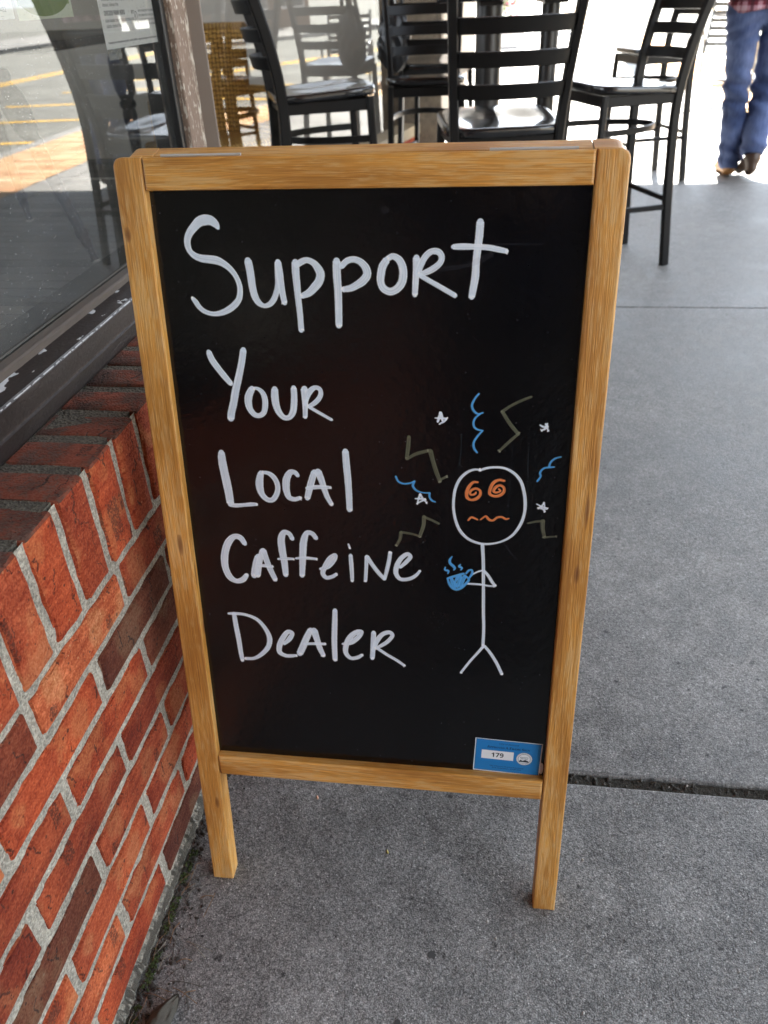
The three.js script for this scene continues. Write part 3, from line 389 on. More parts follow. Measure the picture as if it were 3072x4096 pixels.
/* ---------- the A-frame sign ---------- */
// marks on the board, in tenths of a millimetre from its top left corner: colour, then x, y, width of each point
const STROKES = [
  ['w',736,390,46,713,352,80,663,314,100,598,306,112,530,324,105,464,378,92,408,438,83,374,504,77,368,570,73,387,632,63,440,682,71,511,708,82,607,719,88,691,733,88,772,773,73,839,830,65,893,909,59,923,1001,62,923,1070,66,901,1151,70,838,1222,75,745,1281,71,655,1311,59,567,1316,51,482,1289,55,425,1242,59,388,1183,61,355,1142,43],
  ['w',1042,734,87,1054,807,89,1063,909,88,1071,1023,85,1093,1127,81,1131,1191,70,1190,1224,50,1252,1208,60,1305,1156,66,1341,1080,65,1366,989,65,1374,875,70,1383,751,76],
  ['w',1383,751,76,1392,875,84,1402,988,76,1414,1103,71,1430,1190,66],
  ['w',1579,752,86,1578,875,84,1583,988,80,1590,1160,73,1599,1311,69,1603,1495,67],
  ['w',1589,785,63,1651,746,69,1711,730,63,1781,758,69,1825,808,86,1855,875,95,1836,954,95,1778,1022,93,1715,1079,82,1629,1116,59],
  ['w',2042,740,88,2040,897,89,2045,1028,87,2045,1219,83,2041,1437,80],
  ['w',2092,797,66,2155,740,66,2230,723,66,2304,748,73,2362,811,85,2376,883,91,2329,948,92,2252,998,82,2190,1027,74,2098,1042,60],
  ['w',2595,727,79,2549,797,87,2529,883,88,2524,955,81,2553,1027,81,2628,1063,81,2703,1034,85,2756,969,91,2774,883,90,2765,798,87,2728,727,79,2662,692,65,2610,713,58],
  ['w',2919,707,79,2915,840,72,2909,954,70,2901,1098,62],
  ['w',2934,869,65,2971,770,69,3022,686,68,3087,642,64,3160,652,68,3190,700,64,3176,756,64,3103,819,69,3016,861,61,2949,876,43],
  ['w',2957,890,51,3046,940,52,3164,1004,55,3343,1104,55],
  ['w',3590,348,83,3584,482,83,3574,591,81,3560,743,78,3555,897,83,3539,1010,79,3523,1118,70],
  ['w',3311,597,56,3404,595,67,3534,598,59,3677,605,59,3792,626,59,3878,644,50],
  ['s',3089,854,29,3133,833,49,3323,812,49,3467,784,43,3610,729,71,3737,667,42],
  ['s',3633,575,14,3875,572,19,4101,573,17,4258,572,11],
  ['s',2559,192,42,2588,226,84,2609,259,42],
  ['w',480,1758,70,509,1845,79,575,1950,79,643,2044,77,712,2132,64],
  ['w',901,1728,78,864,1884,82,808,2073,87,762,2214,91,721,2370,92,683,2489,92,670,2562,90],
  ['w',965,2185,77,918,2275,93,905,2353,91,923,2444,76,976,2508,66,1034,2514,63,1083,2480,65,1108,2401,72,1112,2310,71,1089,2234,62,1042,2190,45,991,2178,32],
  ['w',1241,2186,83,1236,2282,93,1245,2385,88,1277,2475,78,1332,2533,65,1390,2531,65,1439,2472,78,1461,2380,80,1471,2264,77,1471,2169,74],
  ['w',1600,2179,91,1599,2300,77,1596,2416,64,1590,2520,58],
  ['w',1599,2364,51,1626,2274,64,1672,2197,70,1731,2160,53,1780,2176,53,1794,2226,57,1768,2290,61,1708,2349,58,1636,2392,45],
  ['w',1648,2396,41,1729,2446,39,1815,2495,39,1909,2548,36],
  ['w',506,2998,82,503,3088,103,515,3241,109,533,3396,110,547,3539,106,554,3676,100],
  ['w',544,3701,57,627,3707,57,738,3695,51,836,3684,54,898,3681,40],
  ['w',987,3254,76,962,3353,97,957,3452,98,983,3551,77,1047,3613,68,1108,3611,68,1168,3530,70,1188,3444,67,1174,3359,69,1132,3291,66,1075,3253,52,1008,3246,41],
  ['w',1454,3273,55,1417,3232,61,1363,3234,75,1311,3313,93,1295,3412,94,1299,3496,86,1328,3574,70,1394,3593,59,1469,3571,53],
  ['w',1663,3217,75,1631,3315,85,1591,3443,85,1557,3572,76],
  ['w',1709,3215,98,1744,3311,84,1777,3436,75,1812,3548,66,1861,3646,56],
  ['w',1558,3437,50,1679,3419,55,1785,3415,49,1858,3419,36],
  ['w',2060,2938,82,2067,3108,88,2079,3314,87,2085,3524,82,2087,3709,78],
  ['w',692,4245,68,637,4160,79,565,4148,76,486,4216,95,424,4347,100,395,4487,101,399,4628,94,451,4757,89,530,4804,69,616,4779,79,678,4704,62],
  ['w',858,4424,96,821,4545,106,779,4709,94],
  ['w',920,4332,76,872,4483,77,826,4706,78],
  ['w',929,4332,85,970,4498,80,1014,4636,77,1060,4754,70],
  ['w',829,4555,39,939,4555,46,1038,4564,38],
  ['w',1328,4147,63,1288,4072,63,1227,4060,74,1186,4135,93,1183,4310,98,1199,4466,91,1207,4676,77],
  ['w',1119,4447,30,1219,4436,42,1327,4436,34],
  ['w',1639,4123,63,1590,4058,63,1528,4052,66,1478,4160,93,1455,4335,94,1441,4493,87,1426,4674,73],
  ['w',1355,4425,30,1472,4413,45,1633,4421,34],
  ['w',1670,4565,38,1770,4526,64,1864,4403,71,1875,4357,63,1812,4396,64,1734,4528,68,1703,4629,65,1745,4687,57,1826,4668,53,1882,4629,46],
  ['w',2078,4343,52,2083,4480,56,2087,4618,53,2087,4718,46],
  ['w',2054,4186,26,2070,4241,30],
  ['w',2285,4352,52,2276,4509,49,2262,4708,45],
  ['w',2289,4352,59,2356,4466,56,2442,4589,56,2511,4665,53],
  ['w',2511,4665,45,2548,4515,52,2576,4377,52,2589,4279,51],
  ['w',2714,4486,41,2793,4404,55,2845,4324,55,2811,4292,55,2733,4349,62,2671,4469,67,2661,4577,63,2713,4654,52,2827,4647,52,2914,4593,45,2969,4522,33],
  ['w',445,5310,61,455,5503,70,473,5719,71,483,5918,67,495,6063,59],
  ['w',368,5315,37,464,5309,45,614,5321,45,760,5386,53,862,5519,61,912,5668,74,888,5801,71,792,5929,63,668,6016,51,541,6030,51],
  ['w',1111,5752,45,1193,5660,70,1233,5570,61,1181,5552,65,1099,5655,78,1042,5790,79,1040,5890,71,1117,5939,58,1213,5937,54,1271,5924,37],
  ['w',1493,5499,81,1430,5633,93,1375,5767,98,1320,5892,95],
  ['w',1540,5507,101,1578,5666,85,1609,5794,78,1651,5901,66],
  ['w',1386,5733,37,1547,5716,45,1683,5713,41],
  ['w',1841,5171,67,1826,5414,76,1811,5672,77,1809,5956,70],
  ['w',1922,5696,32,2035,5667,68,2149,5563,68,2188,5485,56,2132,5489,68,2038,5570,80,1974,5704,77,1964,5835,69,2026,5914,57,2120,5900,57,2187,5852,45],
  ['w',2352,5485,67,2345,5635,72,2325,5897,65],
  ['w',2337,5776,52,2396,5610,68,2480,5498,63,2571,5470,59,2603,5511,55,2551,5599,56,2458,5681,52,2375,5730,40],
  ['w',2393,5728,44,2530,5827,44,2658,5905,44,2764,5985,40],
  ['w',3672,3134,27,3750,3103,30,3854,3086,27,3972,3096,30,4079,3152,35,4163,3248,38,4209,3376,39,4233,3519,39,4232,3666,36,4194,3816,37,4107,3963,32,3989,4053,26,3841,4098,26,3704,4097,32,3565,4042,35,3466,3939,38,3408,3805,37,3377,3642,34,3377,3494,34,3398,3362,36,3449,3245,36,3527,3163,33,3605,3125,27,3684,3122,22],
  ['b',3638,2195,21,3591,2258,23,3562,2338,26,3583,2397,26,3635,2436,21,3692,2419,16],
  ['b',3661,2435,16,3611,2477,21,3587,2531,24,3595,2592,24,3635,2624,21,3696,2636,19],
  ['b',3694,2637,19,3632,2713,24,3595,2790,24,3604,2859,27,3642,2910,19],
  ['b',2670,3243,25,2701,3307,23,2762,3334,20,2844,3324,20,2901,3296,20],
  ['b',2896,3300,25,2878,3359,28,2919,3416,23,2994,3443,17,3082,3444,17],
  ['b',3082,3444,28,3083,3498,23,3110,3541,23,3155,3562,14],
  ['b',4614,2932,19,4546,2955,21,4498,3005,24,4489,3061,24,4547,3059,16],
  ['b',4489,3065,21,4420,3084,22,4385,3141,24,4394,3183,22,4359,3248,24],
  ['o',2832,2731,43,2822,2867,47,2804,3009,39],
  ['o',2804,3016,30,2912,2949,38,3058,2903,38],
  ['o',3087,2902,57,3119,3027,49,3167,3183,50,3209,3289,42],
  ['o',3209,3267,28,3288,3221,25],
  ['o',4232,2219,23,4122,2267,28,4000,2335,28,3908,2403,34],
  ['o',3917,2410,42,3970,2495,39,4038,2587,42,4106,2666,39],
  ['o',4106,2666,29,4020,2750,32,3959,2814,32,3897,2880,27],
  ['o',3203,3852,26,3120,3810,29,3023,3769,32],
  ['o',3016,3762,49,3010,3883,44,2962,4039,38],
  ['o',2961,4031,26,2857,4005,26,2731,3988,32],
  ['o',2728,3988,44,2716,4081,39,2670,4177,33],
  ['o',4280,3798,20,4378,3771,25,4471,3760,25],
  ['o',4457,3760,53,4464,3864,45,4492,3976,37],
  ['o',4492,3980,20,4565,3968,20,4631,3962,17],
  ['w',3170,2541,27,3185,2487,32,3204,2432,34],
  ['w',3204,2432,34,3218,2486,34,3225,2529,21],
  ['w',3136,2496,11,3198,2497,26,3274,2501,24],
  ['w',3270,2509,21,3238,2539,24,3193,2565,16],
  ['w',4347,2552,16,4386,2572,26,4433,2574,31],
  ['w',4409,2535,21,4430,2577,23,4443,2620,16],
  ['w',4430,2530,18,4412,2591,26,4367,2616,18],
  ['w',2905,3527,14,2967,3525,26,3032,3531,20],
  ['w',2933,3593,17,2946,3533,23,2967,3463,28],
  ['w',2967,3463,26,3001,3523,23,3046,3573,17],
  ['w',3022,3540,20,2974,3561,20,2933,3588,20],
  ['w',4370,3540,14,4432,3570,19,4502,3593,19],
  ['w',4394,3598,17,4431,3563,19,4458,3522,19],
  ['w',4458,3522,17,4465,3576,19,4465,3630,17],
  ['w',4500,3599,19,4447,3602,17,4391,3592,14],
  ['w',4405,3564,14,4440,3596,19,4467,3627,17],
  ['r',3663,3283,22,3610,3285,30,3559,3342,42,3531,3423,42,3538,3488,37,3584,3516,31,3650,3498,39,3693,3446,34,3691,3395,31,3646,3367,28,3593,3384,31,3568,3428,28,3588,3450,25,3635,3433,25,3641,3414,20],
  ['r',3973,3255,30,3913,3246,30,3849,3281,39,3812,3361,39,3808,3427,36,3849,3454,31,3922,3447,36,3973,3399,36,3970,3341,30,3923,3314,28,3871,3345,36,3853,3396,31,3881,3409,25,3933,3386,22,3912,3361,19],
  ['r',3558,3791,20,3597,3748,26,3673,3776,20],
  ['r',3707,3775,17,3773,3727,23,3808,3766,31,3856,3779,26,3908,3739,26,3961,3729,25,4016,3754,25,4053,3743,14],
  ['w',3744,4113,45,3761,4327,42,3771,4541,40,3779,4758,39,3791,5091,40,3802,5318,40,3803,5584,41],
  ['w',3804,5608,41,3738,5707,37,3643,5844,35,3523,6041,33],
  ['w',3823,5595,41,3906,5706,43,3992,5855,44,4068,6023,44],
  ['w',3750,4477,24,3699,4496,22,3625,4543,18],
  ['w',3778,4481,34,3833,4548,40,3883,4632,41,3923,4689,35],
  ['w',3924,4693,22,3838,4691,24,3743,4678,27,3571,4674,25],
  ['b',3321,4614,31,3359,4596,31,3445,4564,35,3525,4532,30],
  ['b',3321,4619,20,3342,4684,31,3386,4747,35,3435,4767,33,3487,4747,35,3543,4689,37,3589,4616,31,3559,4574,24],
  ['b',3369,4606,41,3385,4670,51,3420,4734,41],
  ['b',3445,4585,41,3418,4669,31,3438,4711,51],
  ['b',3483,4578,51,3466,4655,45,3448,4733,31],
  ['b',3540,4564,47,3513,4631,51,3486,4720,41],
  ['b',3553,4531,24,3585,4486,26,3621,4476,24,3631,4505,30,3615,4555,26,3588,4599,22],
  ['b',3374,4294,12,3345,4349,30,3351,4396,34,3389,4432,36,3409,4463,30,3395,4491,14],
  ['b',3290,4450,16,3286,4491,24,3329,4505,28,3323,4545,16],
  ['b',3481,4400,14,3465,4433,30,3499,4453,24,3484,4486,12],
  ['s',3990,4065,10,4078,4185,26,4196,4326,10],
  ['s',4264,4461,4,4389,4615,6],
];
const BDW = 0.472, BDH = 0.771;
function drawMarks(c, S, rough) {
  const R = rng(101);
  const col = rough ? { w: [150, 150, 150], b: [130, 130, 130], r: [130, 130, 130], o: [90, 90, 90], s: [70, 70, 70] } : { w: [228, 239, 251], b: [84, 166, 230], r: [238, 136, 76], o: [103, 104, 82], s: [150, 156, 164] };
  const css = (k, a, d = 0) => `rgba(${col[k].map((v) => clamp(v + d, 0, 255) | 0).join(',')},${a})`;
  for (const [k, ...v] of STROKES) {
    const pts = []; for (let i = 0; i < v.length; i += 3) pts.push(V(v[i], v[i + 1], v[i + 2]).multiplyScalar(S * 1e-4));
    const n = Math.max(8, pts.length * 14), cur = pts.length > 2 ? new THREE.CatmullRomCurve3(pts, false, 'centripetal') : new THREE.LineCurve3(pts[0], pts[1]), P = cur.getPoints(n);
    const N = P.map((p, i) => { const a = P[Math.max(0, i - 1)], b = P[Math.min(n, i + 1)], dx = b.x - a.x, dy = b.y - a.y, l = Math.hypot(dx, dy) || 1; return [-dy / l, dx / l]; });
    const alpha = k === 's' ? 0.14 : k === 'o' ? 0.82 : 0.96, jag = P.map(() => 1 + (R() - 0.5) * 0.07);
    const off = (i, t) => [P[i].x + N[i][0] * P[i].z * t, P[i].y + N[i][1] * P[i].z * t];
    const line = (t, w, style, from = 0, to = n) => { c.strokeStyle = style; c.lineWidth = w; c.lineCap = 'round'; c.beginPath(); for (let i = from; i <= to; i++) { const [x, y] = off(i, t); i === from ? c.moveTo(x, y) : c.lineTo(x, y); } c.stroke(); };
    // body of the stroke, drawn piece by piece so that it stays filled where it turns
    c.fillStyle = css(k, alpha);
    c.beginPath(); for (let i = 0; i <= n; i++) { const [x, y] = off(i, 0.5 * jag[i]); i ? c.lineTo(x, y) : c.moveTo(x, y); } for (let i = n; i >= 0; i--) { const [x, y] = off(i, -0.5 * jag[i]); c.lineTo(x, y); } c.fill('nonzero');
    if (k !== 's') for (const i of [0, n]) { c.beginPath(); c.arc(P[i].x, P[i].y, P[i].z * 0.42, 0, 7); c.fill(); }
    if (!rough && k !== 's') {
      const wide = P.reduce((s, p) => s + p.z, 0) / n, bris = Math.max(3, Math.round(wide / 2.2));
      for (let q = 0; q < bris; q++) { const t = (q + 0.5 + (R() - 0.5) * 0.8) / bris - 0.5, dark = R() < 0.45, a = (R() * n * 0.35) | 0, b = n - ((R() * n * 0.35) | 0); line(t * 0.92, 0.9 + R() * 1.4, css(k, 0.16 + R() * 0.26, dark ? (k === 'w' ? -46 : -40) : 34), a, b); }
      line(0.46, 1.1, css(k, 0.45, 30)); line(-0.46, 1.1, css(k, 0.45, 30));
      if (k === 'w' || k === 'o') for (let q = 0; q < 9; q++) { const [x, y] = off(n, (R() - 0.5) * 0.8); c.fillStyle = css(k, 0.75, 38); c.beginPath(); c.arc(x + (R() - 0.5) * 4, y + (R() - 0.5) * 5, 0.8 + R() * 2.2, 0, 7); c.fill(); }
      if (k === 'w') for (let q = 0; q < 5; q++) { const [x, y] = off(n, (R() - 0.5) * 0.9), i = n, dx = -N[i][1], dy = N[i][0]; c.strokeStyle = css(k, 0.7); c.lineWidth = 1.2; c.beginPath(); c.moveTo(x, y); c.lineTo(x - dx * -4 * R(), y - dy * -4 * R()); c.stroke(); }
    }
  }
}
const BS = 2600, boardMap = canvasTex(Math.round(BDW * BS), Math.round(BDH * BS), (c, W, H) => {
  const R = rng(111); c.fillStyle = '#08080a'; c.fillRect(0, 0, W, H);
  // wiped dust, drips of old paint, scratches, specks
  for (let k = 0; k < 26; k++) { const x = W * (0.55 + R() * 0.42), y = H * (0.28 + R() * 0.35), l = 60 + R() * 260; c.strokeStyle = `rgba(90,104,112,${0.05 + R() * 0.12})`; c.lineWidth = 1 + R() * 5; c.beginPath(); c.moveTo(x, y); c.bezierCurveTo(x + (R() - 0.5) * 16, y + l * 0.4, x + (R() - 0.5) * 16, y + l * 0.7, x + (R() - 0.5) * 22, y + l); c.stroke(); }
  for (let k = 0; k < 120; k++) { const x = R() * W, y = R() * H, a = R() * 7, l = 3 + R() * 22; c.strokeStyle = `rgba(150,155,165,${0.05 + R() * 0.25})`; c.lineWidth = 0.6 + R() * 0.7; c.beginPath(); c.moveTo(x, y); c.quadraticCurveTo(x + Math.cos(a) * l * 0.5 + R() * 4, y + Math.sin(a) * l * 0.5, x + Math.cos(a) * l, y + Math.sin(a) * l); c.stroke(); }
  for (let k = 0; k < 1500; k++) { c.fillStyle = `rgba(205,210,220,${0.08 + R() * R() * 0.8})`; c.beginPath(); c.arc(R() * W, R() * H, 0.5 + R() * R() * 1.5, 0, 7); c.fill(); }
  drawMarks(c, BS, false);
});
const boardRough = canvasTex(Math.round(BDW * 1300), Math.round(BDH * 1300), (c, W, H) => {
  const R = rng(112); c.fillStyle = 'rgb(46,46,46)'; c.fillRect(0, 0, W, H);
  for (let k = 0; k < 60; k++) { const x = R() * W, y = R() * H, r = 40 + R() * 140, g = c.createRadialGradient(x, y, 0, x, y, r); g.addColorStop(0, `rgba(86,86,86,${0.1 + R() * 0.2})`); g.addColorStop(1, 'rgba(86,86,86,0)'); c.fillStyle = g; c.fillRect(0, 0, W, H); }
  drawMarks(c, 1300, true);
}, false);
const rippleN = fbm(512, 512, 24, 24, 4, 113), ripple = dataTex(512, 512, (x, y, i, c) => { c[0] = c[1] = c[2] = rippleN[i] * 255; }, false);
const boardMat = mat([1, 1, 1], { map: boardMap, roughnessMap: boardRough, roughness: 1, bumpMap: rep(ripple, 2.4, 3.8), bumpScale: 0.0003 });
{
  const SW = 0.537, SL = 1.0525, ST = 0.0325, TH = 0.028, TILT = 0.17767;
  const sign = thing('sandwich_board', 'wooden framed A-frame chalkboard sign lettered in white paint beside the brick wall', 'sign', [-0.139, 0, -0.669], 0.0052);
  const cut = (g) => { const p = g.attributes.position; for (let i = 0; i < p.count; i++) if (p.getY(i) < 0.012) p.setY(i, Math.max(p.getY(i), 0) - p.getZ(i) * Math.tan(TILT)); return g; };
  const front = new THREE.Matrix4().makeRotationX(-TILT);   // panel axes (x across, y up the panel, z out of its face) to the sign's own
  const hinge = V(0, SL, -TH - 0.0015).applyMatrix4(front);
  const back = new THREE.Matrix4().makeTranslation(0, 0, 2 * hinge.z).multiply(new THREE.Matrix4().makeRotationY(Math.PI)).multiply(front);
  const along = (g, ox, oy, vert) => { const p = g.attributes.position, uv = g.attributes.uv, n = g.attributes.normal; for (let i = 0; i < p.count; i++) { const side = Math.abs(n.getZ(i)) > 0.5; const across = vert ? (side ? p.getX(i) : p.getZ(i) + 0.05) : (side || Math.abs(n.getY(i)) < 0.5 ? p.getY(i) : p.getZ(i) + 0.05); uv.setXY(i, across + ox, (vert ? p.getY(i) : p.getX(i)) + oy); } return g; };
  const bevelled = (x0, x1, y0, y1, r, corner) => {   // a batten with rounded long edges; the outer top corner of a stile is rounded off
    const s = new THREE.Shape(), k = 0.012; s.moveTo(x0, y0); s.lineTo(x1, y0); if (corner > 0) { s.lineTo(x1, y1 - k); s.quadraticCurveTo(x1, y1, x1 - k, y1); } else s.lineTo(x1, y1); if (corner < 0) { s.lineTo(x0 + k, y1); s.quadraticCurveTo(x0, y1, x0, y1 - k); } else s.lineTo(x0, y1); s.closePath();
    const g = new THREE.ExtrudeGeometry(s, { depth: TH - 2 * r, bevelEnabled: true, bevelThickness: r, bevelSize: r, bevelOffset: -r, bevelSegments: 2, curveSegments: 6 }).translate(0, 0, -TH + r); g.clearGroups(); return g;
  };
  for (const [m, where] of [[front, 'front'], [back, 'back']]) {
    const lab = (s) => `${s} of the ${where} panel`;
    for (const s of [-1, 1]) part(sign, 'stile', along(cut(bevelled(s < 0 ? -SW / 2 : SW / 2 - ST, s < 0 ? -SW / 2 + ST : SW / 2, 0, SL, 0.0022, s)), s * 0.33 + (where === 'back' ? 0.7 : 0.12), s * 0.61, true).applyMatrix4(m), woodMat, lab(s < 0 ? 'left stile' : 'right stile'));
    const X = SW / 2 - ST - 0.0012;
    part(sign, 'top_rail', along(bevelled(-X, X, SL - 0.0335, SL - 0.0005, 0.0026, 0).translate(0, 0, 0.0008), 0.41, 0.2 + (where === 'back' ? 0.5 : 0), false).applyMatrix4(m), woodMat);
    part(sign, 'bottom_rail', along(bevelled(-X, X, 0.2165, 0.2505, 0.0028, 0).translate(0, 0, 0.0008), 0.22, 0.83, false).applyMatrix4(m), woodMat);
    const g = new THREE.BoxGeometry(BDW, BDH, 0.005).translate(0, SL - 0.033 - BDH / 2, -0.0145).applyMatrix4(m);
    const b = part(sign, 'chalkboard', g, where === 'front' ? boardMat : mat([0.01, 0.01, 0.011], { roughness: 0.25 }), where === 'front' ? 'glossy black board with handwritten lettering and stick figure' : 'plain black rear board');
    if (where === 'front') {
      const st = canvasTex(740, 464, (c, W, H) => {
        c.fillStyle = '#dfe6ea'; c.fillRect(0, 0, W, H); c.fillStyle = '#1f7fc4'; c.fillRect(12, 11, W - 24, H - 26); c.strokeStyle = '#123a5c'; c.lineWidth = 3; c.strokeRect(12, 11, W - 24, H - 26);
        c.textAlign = 'center'; c.fillStyle = '#04101e'; c.font = 'italic 30px serif'; c.fillText('City of Brevard', 372, 66);
        const small = (s, x, y, a, b) => { c.textAlign = 'left'; let w = 0; const f = (ch) => { const up = ch === ch.toUpperCase() && ch !== ' ' && ch !== '-'; return `bold ${up ? a : b}px serif`; }; for (const ch of s) { c.font = f(ch); w += c.measureText(ch.toUpperCase()).width; } x -= w / 2; for (const ch of s) { c.font = f(ch); c.fillText(ch.toUpperCase(), x, y); x += c.measureText(ch.toUpperCase()).width; } };
        small('Approved A-Frame Sign', 372, 122, 44, 33);
        c.fillStyle = '#eef1f3'; c.fillRect(80, 158, 356, 122); c.fillStyle = '#101418'; c.textAlign = 'center'; c.font = 'bold 86px sans-serif'; c.fillText('179', 258, 250);
        c.fillStyle = '#e8ecee'; c.beginPath(); c.arc(556, 236, 88, 0, 7); c.fill(); c.strokeStyle = '#20303c'; c.lineWidth = 3; c.stroke(); c.beginPath(); c.arc(556, 236, 66, 0, 7); c.stroke();
        c.fillStyle = '#20303c'; c.font = 'bold 16px serif'; c.fillText('BEAUTIFUL', 556, 222); c.fillText('BREVARD', 556, 240); c.beginPath(); c.moveTo(498, 282); c.lineTo(514, 250); c.lineTo(540, 264); c.lineTo(566, 248); c.lineTo(600, 262); c.lineTo(612, 282); c.fill(); c.lineWidth = 2; for (let k = 0; k < 40; k++) { const a = k / 40 * 6.283; c.beginPath(); c.moveTo(556 + Math.cos(a) * 70, 236 + Math.sin(a) * 70); c.lineTo(556 + Math.cos(a) * 84, 236 + Math.sin(a) * 84); c.stroke(); }
        c.fillStyle = '#0c2c4a'; c.font = 'bold 20px serif'; c.fillText('City of Brevard Planning Department', 372, 384); c.fillText('95 W. Main Street | 828-885-5630', 372, 410);
      });
      const sg = new THREE.BoxGeometry(0.0928, 0.0572, 0.0004).rotateZ(-0.037).translate(0.4208 - BDW / 2, SL - 0.033 - 0.7407, -0.0116).applyMatrix4(m);
      part(b, 'permit_sticker', sg, mat([0.95, 0.95, 0.95], { map: st, roughness: 0.45 }), 'blue and white city permit sticker number 179');
      const chip = mat([0.62, 0.63, 0.64], { roughness: 0.6 }); const blob = new THREE.SphereGeometry(0.004, 10, 6).scale(0.7, 2.6, 0.12).translate(BDW / 2 - 0.0035, SL - 0.033 - 0.757, -0.0118).applyMatrix4(m);
      part(b, 'white_residue', blob, chip);
    }
  }
  // hinges along the top gap
  for (const x of [-0.18, 0.175]) { const g = [new THREE.CylinderGeometry(0.0016, 0.0016, 0.09, 10).rotateZ(Math.PI / 2).translate(x, SL + 0.0012, -TH - 0.001).applyMatrix4(front)]; part(sign, 'hinge', g, zinc); }
  // cord that keeps the panels from sliding apart
  for (const s of [-1, 1]) { const a = V(s * 0.25, 0.36, -TH).applyMatrix4(front), b = V(-s * 0.25, 0.36, -TH).applyMatrix4(back); part(sign, 'spreader_chain', tube([a, a.clone().lerp(b, 0.5).add(V(0, -0.03, 0)), b], 0.0018), chrome); }
}

/* ---------- bar stools ---------- */
function makeStool(label) {
  const t = thing('bar_stool', label, 'bar stool', [0, 0, 0], 0, 'black ladder-back bar stools'), S = 0.78;
  // saddle seat: squarish disc, dished
  const pos = [], idx = [], NR = 12, NS = 56, W = 0.205, D = 0.205, ring = (r, th) => { const c = Math.cos(th), s = Math.sin(th), n = 5.2, k = Math.pow(Math.abs(c) ** n + Math.abs(s) ** n, -1 / n); return [W * r * c * k, D * r * s * k * (1 + 0.0 * s)]; };
  const dish = (x, z) => -0.011 * Math.exp(-(((x - 0.085) / 0.07) ** 2 + ((z - 0.02) / 0.12) ** 2)) - 0.011 * Math.exp(-(((x + 0.085) / 0.07) ** 2 + ((z - 0.02) / 0.12) ** 2)) + 0.003 * Math.exp(-((x / 0.03) ** 2 + ((z + 0.1) / 0.08) ** 2));
  const rows = []; for (let k = 0; k <= NR; k++) rows.push([k / NR * 0.965, 0]); rows.push([0.99, -0.003], [1, -0.009], [1, -0.024], [0.985, -0.031], [0, -0.031]);
  rows.forEach(([r, dy], k) => { for (let s = 0; s < NS; s++) { const [x, z] = ring(Math.max(r, 1e-4), s / NS * 2 * Math.PI); pos.push(x, S + dy + (k <= NR ? dish(x, z) : k === NR + 1 ? dish(x, z) : 0), z); if (k) { const a = (k - 1) * NS + s, b = (k - 1) * NS + (s + 1) % NS; idx.push(a, b, a + NS, b, b + NS, a + NS); } } });
  const g = new THREE.BufferGeometry(); g.setAttribute('position', new THREE.Float32BufferAttribute(pos, 3)); g.setIndex(idx); g.translate(0, -S, 0).rotateX(0.05).translate(0, S, 0); g.computeVertexNormals(); part(t, 'seat', uvMetres(g), blackSeat);
  const back = [];
  for (const s of [-1, 1]) {
    part(t, 'front_leg', sweep([V(s * 0.2, 0, -0.19), V(s * 0.178, 0.75, -0.168)], 0.03, 0.03, V(1, 0, 0), false), blackSteel);
    const pts = [V(s * 0.2, 0, 0.225), V(s * 0.185, 0.4, 0.19), V(s * 0.178, 0.72, 0.178), V(s * 0.186, 0.9, 0.2), V(s * 0.205, 1.22, 0.29)]; back.push(pts);
    part(t, 'back_post', sweep(pts, 0.03, 0.042, V(1, 0, 0), true, 26), blackSteel);
  }
  const xAt = (y) => lerp(0.18, 0.207, (y - 0.78) / 0.44), zAt = (y) => lerp(0.18, 0.29, Math.pow((y - 0.76) / 0.46, 1.15));
  for (let k = 0; k < 4; k++) { const y = 0.88 + k * 0.092, x = xAt(y) - 0.008, z = zAt(y); part(t, 'slat', sweep([V(-x, y, z - 0.006), V(-x * 0.9, y, z + 0.014), V(-x * 0.5, y, z + 0.045), V(0, y, z + 0.056), V(x * 0.5, y, z + 0.045), V(x * 0.9, y, z + 0.014), V(x, y, z - 0.006)], 0.046, 0.011, V(0, 1, 0.28).normalize(), true, 14), blackSteel); }
  part(t, 'apron', [sweep([V(-0.165, 0.725, -0.17), V(0.165, 0.725, -0.17)], 0.045, 0.016, V(0, 1, 0), false), sweep([V(-0.165, 0.725, 0.175), V(0.165, 0.725, 0.175)], 0.045, 0.016, V(0, 1, 0), false), sweep([V(-0.175, 0.725, -0.16), V(-0.175, 0.725, 0.165)], 0.045, 0.016, V(0, 1, 0), false), sweep([V(0.175, 0.725, -0.16), V(0.175, 0.725, 0.165)], 0.045, 0.016, V(0, 1, 0), false)], blackSteel);
  const hoop = []; for (let k = 0; k <= 12; k++) { const a = Math.PI * k / 12; hoop.push(V(Math.cos(a) * 0.178, 0.6, -0.17 + Math.sin(a) * 0.34)); } part(t, 'brace_hoop', sweep(hoop, 0.026, 0.012, V(0, 1, 0), true, 30), blackSteel);
  for (const [p, q] of [[V(-0.192, 0.24, -0.183), V(0.192, 0.24, -0.183)], [V(-0.19, 0.3, 0.198), V(0.19, 0.3, 0.198)], [V(-0.192, 0.27, -0.182), V(-0.19, 0.27, 0.2)], [V(0.192, 0.27, -0.182), V(0.19, 0.27, 0.2)]]) part(t, 'stretcher', sweep([p, q], 0.024, 0.016, V(0, 1, 0), false), blackSteel);
  return t;
}
const stool0 = makeStool('black bar stool pulled up to the table with its back to the sign');
function placeStool(first, x, z, fx, fz, label, s = 1) { const o = first ?? stool0.clone(); if (!first) { o.name = numbered('bar_stool'); scene.add(o); } o.position.set(x, 0.001, z); o.rotation.y = Math.atan2(-fx, -fz); o.scale.setScalar(s); o.userData = { ...stool0.userData, label }; return o; }
placeStool(stool0, -0.012, -3.1, -0.19, -0.98, 'black bar stool with its back to the sign, bright sky mirrored on its seat');
